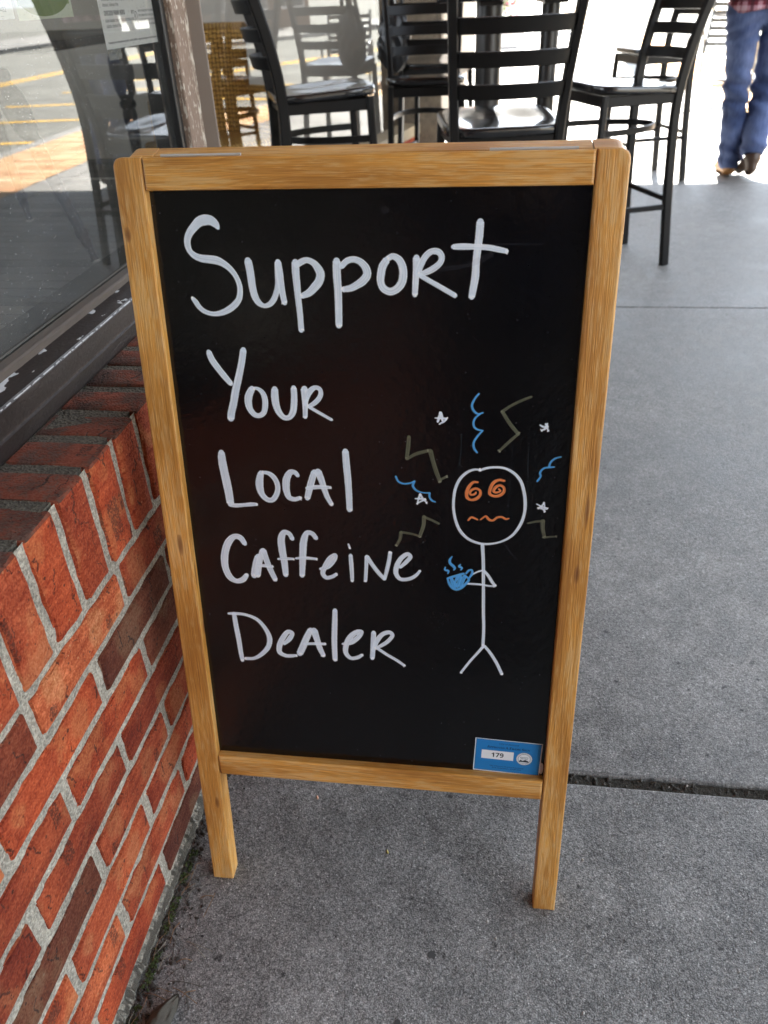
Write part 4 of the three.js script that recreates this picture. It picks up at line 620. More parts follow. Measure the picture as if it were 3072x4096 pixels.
placeStool(null, 0.53, -4.07, -0.93, 0.36, 'black bar stool turned sideways, standing with one leg forward on the shaded pavement');
placeStool(null, 0.96, -6.0, -0.93, 0.3, 'black bar stool standing at the edge of the sunlit pavement behind another stool');
placeStool(null, -0.78, -3.75, 0.93, -0.36, 'black bar stool with its back against the angled shop glass', 1.06);
placeStool(null, -0.4, -4.62, 0.12, 0.99, 'black bar stool facing the sign, set across the table', 1);
placeStool(null, -0.42, -5.7, 0.2, -0.98, 'black bar stool with a black bag hung beside it near the pilaster', 1);

/* ---------- pub table between the stools ---------- */
{
  const t = thing('pub_table', 'high dark pub table on two round columns among the bar stools', 'table', [0.06, 0, -4.15], 0.06);
  const m = mat([0.02, 0.018, 0.017], { roughness: 0.3 });
  part(t, 'tabletop', rbox(-0.36, 0.36, 1.108, 1.14, -0.32, 0.32, 0.012, 3), blackSeat);
  for (const x of [-0.13, 0.14]) { part(t, 'column', new THREE.CylinderGeometry(x < 0 ? 0.058 : 0.04, x < 0 ? 0.06 : 0.042, 1.08, 28).translate(x, 0.565, 0), m); part(t, 'base_plate', rbox(x - 0.06, x + 0.06, 0.001, 0.026, -0.3, 0.3, 0.01), m); part(t, 'top_bracket', rbox(x - 0.05, x + 0.05, 1.09, 1.107, -0.2, 0.2, 0.004), m); }
}
{ // black bag hanging on the far stool
  const pos = new THREE.SphereGeometry(0.15, 48, 40), p = pos.attributes.position, n = fbm(128, 128, 14, 5, 4, 121); for (let i = 0; i < p.count; i++) { const a = Math.atan2(p.getZ(i), p.getX(i)), v = p.getY(i) / 0.3 + 0.5, f = 0.62 + 0.75 * n[(v * 127 | 0) * 128 + ((a / 6.2833 + 0.5) * 127 | 0)], w = 1.15 - 0.55 * v; p.setXYZ(i, p.getX(i) * f * 0.7 * w, p.getY(i) * 1.2 + 0.03 * f, p.getZ(i) * f * 0.45 * w); } pos.computeVertexNormals();
  const b = thing('black_bag', 'crumpled black bag hanging beside the stool near the pilaster', 'bag', [-0.66, 0.88, -5.5]); part(b, 'body', pos, mat([0.012, 0.012, 0.013], { roughness: 0.35 })); part(b, 'strap', tube([V(-0.07, 0.12, 0), V(0, 0.4, 0.02), V(0.07, 0.12, 0)], 0.012), mat([0.015, 0.015, 0.016]));
}
/* ---------- inside the shop: bar table on turned legs, wicker chair ---------- */
{
  const prof = [[0.012, 0], [0.02, 0.004], [0.022, 0.012], [0.017, 0.016], [0.019, 0.07], [0.026, 0.1], [0.03, 0.112], [0.024, 0.124], [0.034, 0.14], [0.036, 0.165], [0.026, 0.18], [0.03, 0.19], [0.026, 0.2], [0.03, 0.35], [0.038, 0.5], [0.043, 0.57], [0.036, 0.6], [0.048, 0.615], [0.048, 0.635], [0.038, 0.65], [0.058, 0.7], [0.07, 0.78], [0.066, 0.86], [0.046, 0.91], [0.04, 0.925], [0.055, 0.94], [0.055, 0.97]];
  const lg = new THREE.LatheGeometry(prof.map(([r, y]) => new THREE.Vector2(r, y)), 28), dk = phys([0.014, 0.011, 0.009], { roughness: 0.45, specularIntensity: 0.5 });
  const t = thing('turned_leg_table', 'dark bar table on bulbous turned legs inside the shop window', 'table', [-2.6, 0.027, -4.25]);
  for (const [x, z, dir] of [[0.52, 0.33, [-0.34, 0.75, -0.18]], [-0.34, -0.57, [0.05, 1, 0.2]], [-0.5, 0.5, [0, 1, 0]], [0.4, -0.72, [0, 1, 0]]]) { const m = part(t, 'leg', lg, dk); m.position.set(x, 0, z); m.quaternion.setFromUnitVectors(V(0, 1, 0), V(...dir).normalize()); part(m, 'glide', new THREE.CylinderGeometry(0.023, 0.021, 0.007, 20).translate(0, 0.0035, 0), mat([0.6, 0.57, 0.5])); }
  part(t, 'tabletop', rbox(-0.75, 0.65, 0.965, 1.005, -0.9, 0.62, 0.01), dk);
}
{
  const wv = fbm(64, 64, 16, 16, 2, 131);
  const weave = (x, y) => { const u = x / 16, v = y / 16, odd = (Math.floor(u) + Math.floor(v)) & 1, a = u % 1, b = v % 1; return odd ? Math.sin(a * Math.PI) * 0.85 + 0.15 : Math.sin(b * Math.PI) * 0.85 + 0.15; };
  const wm = dataTex(128, 128, (x, y, i, c) => { const h = weave(x, y), n = wv[(y >> 1) * 64 + (x >> 1)]; c[0] = lerp(60, 196, h) + n * 20; c[1] = lerp(42, 152, h) + n * 18; c[2] = lerp(20, 78, h) + n * 10; }), wb = dataTex(128, 128, (x, y, i, c) => { c[0] = c[1] = c[2] = weave(x, y) * 255; }, false);
  const rattan = mat([1, 1, 1], { map: rep(wm, 5, 5), bumpMap: rep(wb, 5, 5), bumpScale: 0.008, roughness: 0.75 });
  const t = thing('wicker_armchair', 'golden woven wicker armchair inside behind the angled shop glass', 'armchair', [-1.72, 0.027, -5.0], 0.9);
  const bk = []; for (let k = 0; k <= 16; k++) { const a = Math.PI * (1 - k / 16); bk.push(V(Math.cos(a) * 0.31, 0, -Math.sin(a) * 0.27)); }
  const shell = (y0, y1, r) => { const g = new THREE.CylinderGeometry(r, r * 0.9, y1 - y0, 40, 8, true, Math.PI / 2, Math.PI).translate(0, (y0 + y1) / 2, 0); const uv = g.attributes.uv; for (let i = 0; i < uv.count; i++) uv.setXY(i, uv.getX(i) * r * 3.14, uv.getY(i) * (y1 - y0)); return g; };
  part(t, 'backrest', shell(0.4, 0.98, 0.33).scale(1, 1, 0.95), rattan); part(t, 'backrest_lining', shell(0.4, 0.98, 0.31).scale(1, 1, 0.95), rattan);
  part(t, 'rim', new THREE.TorusGeometry(0.322, 0.022, 10, 40, Math.PI).rotateX(-Math.PI / 2).scale(1, 1, 0.95).translate(0, 0.985, 0), rattan);
  part(t, 'seat', rbox(-0.31, 0.31, 0.34, 0.42, -0.3, 0.28, 0.03), rattan); part(t, 'front_apron', rbox(-0.3, 0.3, 0.18, 0.34, 0.24, 0.27, 0.01), rattan);
  for (const s of [-1, 1]) { part(t, 'armrest', rbox(s * 0.33 - 0.045, s * 0.33 + 0.045, 0.4, 0.68, -0.05, 0.3, 0.03), rattan); for (const z of [-0.22, 0.25]) part(t, 'leg', new THREE.CylinderGeometry(0.035, 0.028, 0.36, 14).translate(s * 0.27, 0.18, z), rattan); }
}
console.log('furniture');

/* ---------- person walking away ---------- */
function meshField(sdf, lo, hi, res) {
  const mc = new MarchingCubes(res, undefined, false, false, 200000), s = res, h = s / 2; mc.isolation = 0;
  const c = lo.map((v, k) => (v + hi[k]) / 2), e = lo.map((v, k) => (hi[k] - v) / 2);
  for (let z = 0; z < s; z++) for (let y = 0; y < s; y++) for (let x = 0; x < s; x++) mc.field[x + y * s + z * s * s] = -sdf(c[0] + (x - h) / h * e[0], c[1] + (y - h) / h * e[1], c[2] + (z - h) / h * e[2]);
  mc.update(); const p = mc.positionArray.slice(0, mc.count * 3); for (let i = 0; i < p.length; i++) p[i] = c[i % 3] + p[i] * e[i % 3];
  let g = new THREE.BufferGeometry(); g.setAttribute('position', new THREE.BufferAttribute(new Float32Array(p), 3)); g = mergeVertices(g, 1e-4); g.computeVertexNormals(); return g;
}
const cap = (x, y, z, a, b, ra, rb) => { const dx = b[0] - a[0], dy = b[1] - a[1], dz = b[2] - a[2], t = clamp(((x - a[0]) * dx + (y - a[1]) * dy + (z - a[2]) * dz) / (dx * dx + dy * dy + dz * dz)); return Math.hypot(x - a[0] - dx * t, y - a[1] - dy * t, z - a[2] - dz * t) - lerp(ra, rb, t); };
const smin = (a, b, k) => { const h = clamp(0.5 + 0.5 * (b - a) / k); return lerp(b, a, h) - k * h * (1 - h); };
const chain = (bones, k) => (x, y, z) => bones.reduce((d, [a, b, ra, rb]) => smin(d, cap(x, y, z, a, b, ra, rb), k), 9);
{
  const X = 1.585, Z = -6.0, t = thing('person', 'person in blue bootcut jeans and red plaid shirt walking away over the sunlit pavement', 'person', [X, 0, Z]);
  // own axes: x right, z towards the sign
  const hL = [-0.105, 0.94, 0], hR = [0.11, 0.94, 0], kL = [-0.07, 0.52, -0.02], kR = [0.115, 0.53, -0.07], aL = [-0.015, 0.1, -0.06], aR = [0.085, 0.2, 0.08];
  const fold = (y, x, s) => 0.011 * Math.sin(y * 62 + x * 26 + s) * Math.exp(-(((y - 0.52) / 0.13) ** 2)) + 0.007 * Math.sin(y * 75 - x * 40 + s) * Math.exp(-(((y - 0.86) / 0.08) ** 2)) + 0.006 * Math.sin(y * 80 + x * 30 + s) * Math.exp(-(((y - 0.16) / 0.1) ** 2));
  const jeans = (x, y, z) => {
    const leg = (h, k, a, s) => { let d = smin(cap(x, y, z, h, k, 0.106, 0.073), cap(x, y, z, k, a, 0.073, 0.08), 0.03) + fold(y, x, s); return d; };
    let d = smin(leg(hL, kL, aL, 0), leg(hR, kR, aR, 2), 0.018); d = smin(d, cap(x, y, z, [-0.09, 1.0, 0.0], [0.1, 1.0, 0.0], 0.118, 0.118), 0.05);
    const nL = [aL[0] - kL[0], aL[1] - kL[1], aL[2] - kL[2]], nR = [aR[0] - kR[0], aR[1] - kR[1], aR[2] - kR[2]]; const cutAt = (a, n, o) => { const l = Math.hypot(...n); return ((x - a[0]) * n[0] + (y - a[1]) * n[1] + (z - a[2]) * n[2]) / l - o; };
    return Math.max(d, x < 0.035 && y < 0.4 ? cutAt(aL, nL, 0.065) : -9, x >= 0.035 && y < 0.4 ? cutAt(aR, nR, 0.05) : -9, y - 1.06);
  };
  const jn = fbm(512, 512, 200, 30, 3, 141), jb = fbm(512, 512, 5, 7, 4, 142), jm = dataTex(512, 512, (x, y, i, c) => { const w = (jb[i] - 0.45) * 120 + (jn[i] - 0.5) * 40; c[0] = 78 + w * 1.0; c[1] = 96 + w * 1.0; c[2] = 136 + w; });
  const jg = meshField(jeans, [-0.34, -0.02, -0.3], [0.38, 1.09, 0.3], 84); uvMetres(jg); const jmat = mat([0.46, 0.48, 0.55], { map: rep(jm, 1.6, 1.1), roughness: 0.92 });
  // body: head, neck, arms and hands in one skin mesh; clothes over it
  const armL = [[-0.21, 1.5, 0], [-0.26, 1.23, 0.02], [-0.16, 1.2, -0.24]], armR = [[0.22, 1.5, 0], [0.28, 1.22, 0.02], [0.19, 1.2, -0.24]];
  const bones = [[[0, 1.5, 0], [0, 1.64, -0.015], 0.058, 0.055], [[0, 1.71, -0.02], [0, 1.79, -0.012], 0.076, 0.088], [[0, 1.67, -0.065], [0, 1.7, -0.07], 0.04, 0.045], [[0, 1.715, -0.108], [0, 1.735, -0.1], 0.014, 0.01], [[-0.085, 1.73, 0], [-0.088, 1.755, 0.004], 0.014, 0.016], [[0.085, 1.73, 0], [0.088, 1.755, 0.004], 0.014, 0.016], [[0, 1.1, 0], [0, 1.45, 0], 0.12, 0.12], [[-0.2, 1.48, 0], [0.2, 1.48, 0], 0.06, 0.06], [[-0.1, 0.95, 0], [-0.07, 0.52, -0.02], 0.08, 0.05], [[-0.07, 0.52, -0.02], [-0.015, 0.08, -0.06], 0.05, 0.035], [[0.11, 0.95, 0], [0.115, 0.53, -0.07], 0.08, 0.05], [[0.115, 0.53, -0.07], [0.085, 0.2, 0.08], 0.05, 0.035]];
  for (const [s, A] of [[-1, armL], [1, armR]]) {
    bones.push([A[0], A[1], 0.05, 0.04], [A[1], A[2], 0.04, 0.028]); const h = A[2]; bones.push([h, [h[0], h[1] - 0.085, h[2] - 0.015], 0.028, 0.03]);
    for (let f = 0; f < 4; f++) { const z = h[2] - 0.045 + f * 0.02; bones.push([[h[0], h[1] - 0.09, z], [h[0] - s * 0.006, h[1] - 0.135 - (f === 1 ? 0.006 : 0), z - 0.004], 0.0095, 0.009], [[h[0] - s * 0.006, h[1] - 0.135, z - 0.004], [h[0] - s * 0.026, h[1] - 0.165 + (f === 3 ? 0.012 : 0), z], 0.009, 0.008]); }
    bones.push([[h[0] - s * 0.012, h[1] - 0.03, h[2] - 0.03], [h[0] - s * 0.03, h[1] - 0.085, h[2] - 0.055], 0.013, 0.01]);
  }
  part(t, 'body', meshField(chain(bones, 0.012), [-0.4, 0.02, -0.3], [0.42, 1.92, 0.2], 110), mat([0.5, 0.32, 0.23], { roughness: 0.6 }));
  part(t, 'jeans', jg, jmat);
  const shirt = (x, y, z) => { let d = chain([[[-0.06, 1.0, 0], [-0.07, 1.4, 0], 0.15, 0.14], [[0.07, 1.0, 0], [0.07, 1.4, 0], 0.15, 0.14], [[-0.19, 1.48, 0], [0.2, 1.48, 0], 0.075, 0.075], [armL[0], armL[1], 0.068, 0.058], [armL[1], [-0.175, 1.205, -0.2], 0.058, 0.046], [armR[0], armR[1], 0.068, 0.058], [armR[1], [0.205, 1.205, -0.2], 0.058, 0.046]], 0.035)(x, y, z) + 0.005 * Math.sin(y * 40 + x * 18); return Math.max(d, Math.hypot(x, z) < 0.17 || Math.abs(x) < 0.185 ? 0.962 + 0.012 * Math.cos(x * 14) - y : -9, y - 1.56); };
  const plaid = canvasTex(256, 256, (c) => { c.fillStyle = '#5d1626'; c.fillRect(0, 0, 256, 256); c.globalAlpha = 0.55; c.fillStyle = '#c9b7bd'; for (const k of [0, 128]) { c.fillRect(k + 8, 0, 40, 256); c.fillRect(0, k + 8, 256, 40); } c.fillStyle = '#2a0a14'; for (const k of [64, 192]) { c.fillRect(k + 10, 0, 30, 256); c.fillRect(0, k + 10, 256, 30); } });
  part(t, 'shirt', uvMetres(meshField(shirt, [-0.42, 0.9, -0.3], [0.44, 1.6, 0.3], 72)), mat([1, 1, 1], { map: rep(plaid, 6, 6), roughness: 0.9 }));
  part(t, 'hair', meshField((x, y, z) => Math.max(cap(x, y, z, [0, 1.74, 0.0], [0, 1.8, -0.01], 0.094, 0.1), -(z + 0.045 + (1.8 - y) * 0.5)), [-0.14, 1.6, -0.14], [0.14, 1.94, 0.14], 36), mat([0.05, 0.03, 0.018], { roughness: 0.6 }));
  const leather = mat([0.06, 0.032, 0.018], { roughness: 0.4 }), tanL = mat([0.3, 0.15, 0.05], { roughness: 0.5 });
  part(t, 'shoe', meshField((x, y, z) => Math.max(chain([[[-0.015, 0.045, -0.05], [-0.03, 0.035, -0.22], 0.043, 0.042], [[-0.015, 0.06, -0.04], [-0.015, 0.13, -0.05], 0.044, 0.045]], 0.03)(x, y, z), 0.002 - y), [-0.12, -0.02, -0.32], [0.08, 0.2, 0.06], 40), tanL, 'light brown shoe planted flat');
  part(t, 'shoe', meshField(chain([[[0.085, 0.13, 0.1], [0.06, 0.035, -0.06], 0.045, 0.03], [[0.088, 0.13, 0.1], [0.09, 0.21, 0.08], 0.046, 0.047], [[0.085, 0.075, 0.125], [0.08, 0.06, 0.11], 0.034, 0.034]], 0.025), [-0.04, -0.01, -0.16], [0.2, 0.32, 0.22], 44), leather, 'dark brown shoe with its heel lifted');
}

{ // the photographer, standing behind the viewpoint and mirrored dimly in the glossy board
  const t = thing('person', 'person in a dark navy jacket holding up a phone in front of the sign', 'person', [0.02, 0, 0.36], 0);
  const aL = [[-0.19, 1.4, 0], [-0.24, 1.13, -0.08], [-0.06, 1.13, -0.29]], aR = [[0.19, 1.4, 0], [0.24, 1.13, -0.08], [0.07, 1.13, -0.29]], skin = [[[0, 1.42, 0], [0, 1.55, -0.02], 0.055, 0.052], [[0, 1.62, -0.03], [0, 1.69, -0.02], 0.074, 0.085], [[0, 1.58, -0.075], [0, 1.61, -0.08], 0.038, 0.042], [[0, 1.625, -0.118], [0, 1.645, -0.105], 0.013, 0.01], [[-0.085, 1.64, -0.01], [-0.087, 1.66, -0.01], 0.013, 0.015], [[0.085, 1.64, -0.01], [0.087, 1.66, -0.01], 0.013, 0.015], [[0, 1.0, 0], [0, 1.4, 0], 0.1, 0.1], [[-0.17, 1.39, 0], [0.17, 1.39, 0], 0.05, 0.05], [[-0.09, 0.9, 0], [-0.1, 0.1, 0.02], 0.06, 0.04], [[0.09, 0.9, 0], [0.1, 0.1, 0.02], 0.06, 0.04]];
  for (const [s, A] of [[-1, aL], [1, aR]]) { skin.push([A[0], A[1], 0.045, 0.036], [A[1], A[2], 0.036, 0.026], [A[2], [A[2][0] - s * 0.01, 1.15, -0.325], 0.026, 0.028]); for (let f = 0; f < 4; f++) skin.push([[A[2][0] - s * 0.012, 1.13 + f * 0.017, -0.335], [A[2][0] - s * 0.028, 1.128 + f * 0.018, -0.345], 0.009, 0.008]); skin.push([[A[2][0] - s * 0.005, 1.13, -0.315], [A[2][0] - s * 0.03, 1.12, -0.315], 0.011, 0.009]); }
  part(t, 'body', meshField(chain(skin, 0.012), [-0.36, 0.03, -0.4], [0.36, 1.82, 0.16], 96), mat([0.5, 0.32, 0.23], { roughness: 0.6 }));
  part(t, 'trousers', meshField((x, y, z) => Math.max(chain([[[-0.09, 0.92, 0], [-0.1, 0.1, 0.02], 0.1, 0.065], [[0.09, 0.92, 0], [0.1, 0.1, 0.02], 0.1, 0.065], [[-0.07, 0.96, 0], [0.07, 0.96, 0], 0.11, 0.11]], 0.03)(x, y, z), 0.06 - y, y - 1.02), [-0.26, 0.02, -0.2], [0.26, 1.06, 0.2], 56), mat([0.02, 0.02, 0.025], { roughness: 0.9 }));
  part(t, 'jacket', meshField((x, y, z) => Math.max(chain([[[-0.06, 0.95, 0], [-0.07, 1.33, 0], 0.135, 0.12], [[0.06, 0.95, 0], [0.07, 1.33, 0], 0.135, 0.12], [[-0.18, 1.39, 0], [0.18, 1.39, 0], 0.07, 0.07], [aL[0], aL[1], 0.064, 0.055], [aL[1], [-0.09, 1.13, -0.255], 0.055, 0.042], [aR[0], aR[1], 0.064, 0.055], [aR[1], [0.1, 1.13, -0.255], 0.055, 0.042]], 0.03)(x, y, z) + 0.004 * Math.sin(y * 44 + x * 20), 0.9 - y, y - 1.47), [-0.34, 0.86, -0.36], [0.34, 1.52, 0.2], 64), mat([0.012, 0.016, 0.04], { roughness: 0.85 }));
  part(t, 'hair', meshField((x, y, z) => Math.max(cap(x, y, z, [0, 1.65, -0.01], [0, 1.71, -0.015], 0.092, 0.097), -(z + 0.06 + (1.71 - y) * 0.5)), [-0.14, 1.5, -0.16], [0.14, 1.84, 0.14], 32), mat([0.03, 0.02, 0.014], { roughness: 0.6 }));
  for (const s of [-1, 1]) part(t, 'shoe', meshField((x, y, z) => Math.max(chain([[[s * 0.1, 0.045, 0.04], [s * 0.11, 0.035, -0.15], 0.042, 0.04], [[s * 0.1, 0.06, 0.03], [s * 0.1, 0.11, 0.02], 0.042, 0.042]], 0.03)(x, y, z), 0.002 - y), [s * 0.1 - 0.1, -0.02, -0.24], [s * 0.1 + 0.1, 0.18, 0.12], 32), mat([0.02, 0.018, 0.017], { roughness: 0.6 }));
  const ph = single('phone', 'dark phone held up in both hands before the navy jacket', 'phone', rbox(-0.036, 0.036, -0.075, 0.075, 0.004, 0.012, 0.003), mat([0.02, 0.02, 0.022], { roughness: 0.2 })); ph.position.set(0, 1.176, 0); ph.rotation.order = 'YXZ'; ph.rotation.set(-0.59165, 0.15442, -0.04566); ph.translateY(-0.055); ph.translateZ(0.02);
}

/* ---------- sunlit terrace further on ---------- */
{ // bare metal slatted chair
  const t = thing('metal_chair', 'bare metal slatted chair in the sun beyond the walking person', 'chair', [2.2, 0, -9.6], -0.5), al = mat([0.2, 0.21, 0.22], { metalness: 1, roughness: 0.3 });
  for (let k = 0; k < 22; k++) part(t, 'seat_slat', rbox(-0.26, 0.26, 0.44, 0.452, -0.24 + k * 0.0225, -0.228 + k * 0.0225, 0.003, 1), al);
  for (let k = 0; k < 6; k++) part(t, 'back_slat', rbox(-0.24, 0.24, 0.52 + k * 0.07, 0.56 + k * 0.07, -0.3 - k * 0.012, -0.29 - k * 0.012, 0.003, 1), al);
  for (const s of [-1, 1]) { part(t, 'side_frame', tube([V(s * 0.27, 0, 0.26), V(s * 0.27, 0.62, 0.24), V(s * 0.27, 0.66, 0), V(s * 0.27, 0.62, -0.24), V(s * 0.27, 0, -0.32)], 0.014, 40), al); part(t, 'back_post', tube([V(s * 0.25, 0.44, -0.26), V(s * 0.25, 0.95, -0.38)], 0.013), al); part(t, 'seat_rail', tube([V(s * 0.26, 0.435, 0.27), V(s * 0.26, 0.435, -0.27)], 0.012), al); }
}
{ // dark folded frame behind it
  const t = thing('cafe_table', 'low dark cafe table in the sun beyond the metal chair', 'table', [2.95, 0, -11.9]), m = mat([0.05, 0.05, 0.055], { roughness: 0.4 });
  part(t, 'tabletop', new THREE.CylinderGeometry(0.38, 0.38, 0.025, 40).translate(0, 0.72, 0), m); part(t, 'column', new THREE.CylinderGeometry(0.03, 0.03, 0.7, 18).translate(0, 0.36, 0), m); part(t, 'foot', new THREE.CylinderGeometry(0.24, 0.26, 0.03, 30).translate(0, 0.016, 0), m);
}
{ // planters with pink flowers
  const white = mat([0.75, 0.74, 0.72], { roughness: 0.6 }), soil = mat([0.03, 0.022, 0.016], { roughness: 1 }), R = rng(151), leaf = phys([0.07, 0.16, 0.03], { roughness: 0.7, side: THREE.DoubleSide }), pinks = [[0.7, 0.1, 0.25], [0.75, 0.25, 0.45], [0.5, 0.05, 0.12]].map((c) => mat(c, { roughness: 0.6, side: THREE.DoubleSide }));
  const planter = (x, z, label) => {
    const t = thing('flower_planter', label, 'planter', [x, 0, z], 0.1, 'white slatted flower planters');
    for (let k = 0; k < 9; k++) part(t, 'slat', rbox(-0.36 + k * 0.08, -0.3 + k * 0.08, 0.02, 0.55, 0.21, 0.23, 0.004, 1), white);
    part(t, 'box', rbox(-0.36, 0.36, 0.04, 0.5, -0.2, 0.2, 0.01), white); part(t, 'soil', box(-0.34, 0.34, 0.5, 0.515, -0.18, 0.18), soil);
    const lv = [], fl = [[], [], []], q = new THREE.PlaneGeometry(0.05, 0.03);
    for (let k = 0; k < 700; k++) { const a = R() * 6.28, h = R(), r = 0.36 * Math.sqrt(R()) * (1 - h * 0.4), g = q.clone().rotateX(R() * 6).rotateY(R() * 6).translate(Math.cos(a) * r, 0.52 + h * 0.62, Math.sin(a) * r * 0.6); (R() < 0.28 ? fl[(R() * 3) | 0] : lv).push(g); }
    const s = part(t, 'foliage', lv, leaf); s.userData.kind = 'stuff'; fl.forEach((f, k) => { part(t, 'blossom', f, pinks[k]).userData.kind = 'stuff'; });
    for (let k = 0; k < 6; k++) part(t, 'stem', tube([V((R() - 0.5) * 0.3, 0.51, (R() - 0.5) * 0.2), V((R() - 0.5) * 0.5, 1.0, (R() - 0.5) * 0.3)], 0.005), leaf);
  };
  planter(-1.02, -17.3 + 1.4, 'white slatted planter of pink flowers on the sunlit pavement by the shop front'); planter(0.05, -19.5, 'white slatted planter of pink flowers standing out on the sunlit pavement');
}
{ // timber post and young trees in a bare pit
  const t = thing('timber_post', 'tall pale timber post on the far sunlit pavement', 'post', [2.05, 0, -15.2]), m = mat([0.5, 0.46, 0.38], { roughness: 0.8, bumpMap: woodBump, bumpScale: 0.002 });
  part(t, 'shaft', rbox(-0.09, 0.09, 0.14, 3, -0.09, 0.09, 0.01), m); part(t, 'foot', rbox(-0.12, 0.12, 0, 0.14, -0.12, 0.12, 0.01), mat([0.3, 0.3, 0.3]));
  const pit = structure('tree_pit', uvMetres(new THREE.CircleGeometry(1.1, 40).rotateX(-Math.PI / 2).translate(1.5, 0.006, -26)), mat([0.2, 0.16, 0.1], { roughness: 1, map: rep(mortarMap, 2, 2) }));
  const R = rng(161), bark = mat([0.2, 0.14, 0.08], { roughness: 0.95 }), lf = phys([0.06, 0.13, 0.03], { roughness: 0.75, side: THREE.DoubleSide, transmission: 0.3, thickness: 0 });
  for (const [x, z, l] of [[1.35, -26.1, 'slim young tree in the bare soil pit, nearer the timber post'], [1.75, -25.8, 'slim young tree in the bare soil pit, nearer the road']]) {
    const tr = thing('young_tree', l, 'tree', [x, 0.006, z], 0, 'young trees in the soil pit'); const trunk = part(tr, 'trunk', tube([V(0, 0, 0), V(0.03, 1, 0.02), V(-0.02, 2.1, 0), V(0.03, 3.2, 0.02)], 0.022, 24), bark);
    const br = [], lv = [], q = new THREE.PlaneGeometry(0.09, 0.05); for (let k = 0; k < 16; k++) { const a = R() * 6.28, y = 1.8 + R() * 1.4, p = V(0, y, 0), e = V(Math.cos(a) * (0.4 + R() * 0.5), y + 0.3 + R() * 0.4, Math.sin(a) * (0.4 + R() * 0.5)); br.push(tube([p, e], 0.008, 4, 5)); for (let j = 0; j < 60; j++) lv.push(q.clone().rotateX(R() * 6).rotateY(R() * 6).translate(...p.clone().lerp(e, 0.3 + R() * 0.8).add(V((R() - 0.5) * 0.3, (R() - 0.5) * 0.3, (R() - 0.5) * 0.3)).toArray())); }
    part(tr, 'branches', br, bark); part(tr, 'crown', lv, lf).userData.kind = 'stuff';
  }
}
/* ---------- across the road, seen mirrored in the shop glass ---------- */
{
  const cols = [[0.32, 0.2, 0.14], [0.42, 0.37, 0.3], [0.25, 0.24, 0.23], [0.36, 0.25, 0.18]], names = ['red brown two storey shop across the road', 'cream two storey shop across the road', 'grey two storey shop across the road', 'brown brick two storey shop across the road'], R = rng(171);
  const gl = phys([0.02, 0.022, 0.025], { roughness: 0.08 }), fr = mat([0.5, 0.48, 0.45]);
  [[-30, -21, 6.6], [-20.9, -13, 7.4], [-12.9, -4, 6.2], [-3.9, 8, 7]].forEach(([z0, z1, h], k) => {
    const b = thing('street_building', names[k], 'building', [18, 0, 0], 0, 'shops across the road'), m = mat(cols[k], { roughness: 0.9, map: rep(mortarMap, 0.6, 0.6) });
    part(b, 'wall', box(0, 8, 0, h, z0, z1), m); part(b, 'cornice', box(-0.25, 0, h - 0.5, h - 0.05, z0, z1), fr); part(b, 'awning', box(-1.2, 0, 2.7, 2.85, z0 + 0.4, z1 - 0.4), mat([[0.05, 0.12, 0.1], [0.25, 0.05, 0.05], [0.08, 0.08, 0.1], [0.3, 0.28, 0.22]][k]));
    const n = 4; for (let i = 0; i < n; i++) { const a = lerp(z0, z1, (i + 0.15) / n), c = lerp(z0, z1, (i + 0.85) / n); const w = part(b, 'window', box(-0.03, 0.01, 0.6, 2.5, a, c), fr); part(w, 'pane', box(-0.045, -0.031, 0.68, 2.42, a + 0.08, c - 0.08), gl); const u = part(b, 'window', box(-0.03, 0.01, 3.7, 5.3, a + 0.3, c - 0.3), fr); part(u, 'pane', box(-0.045, -0.031, 3.78, 5.22, a + 0.38, c - 0.38), gl); }
  });
}
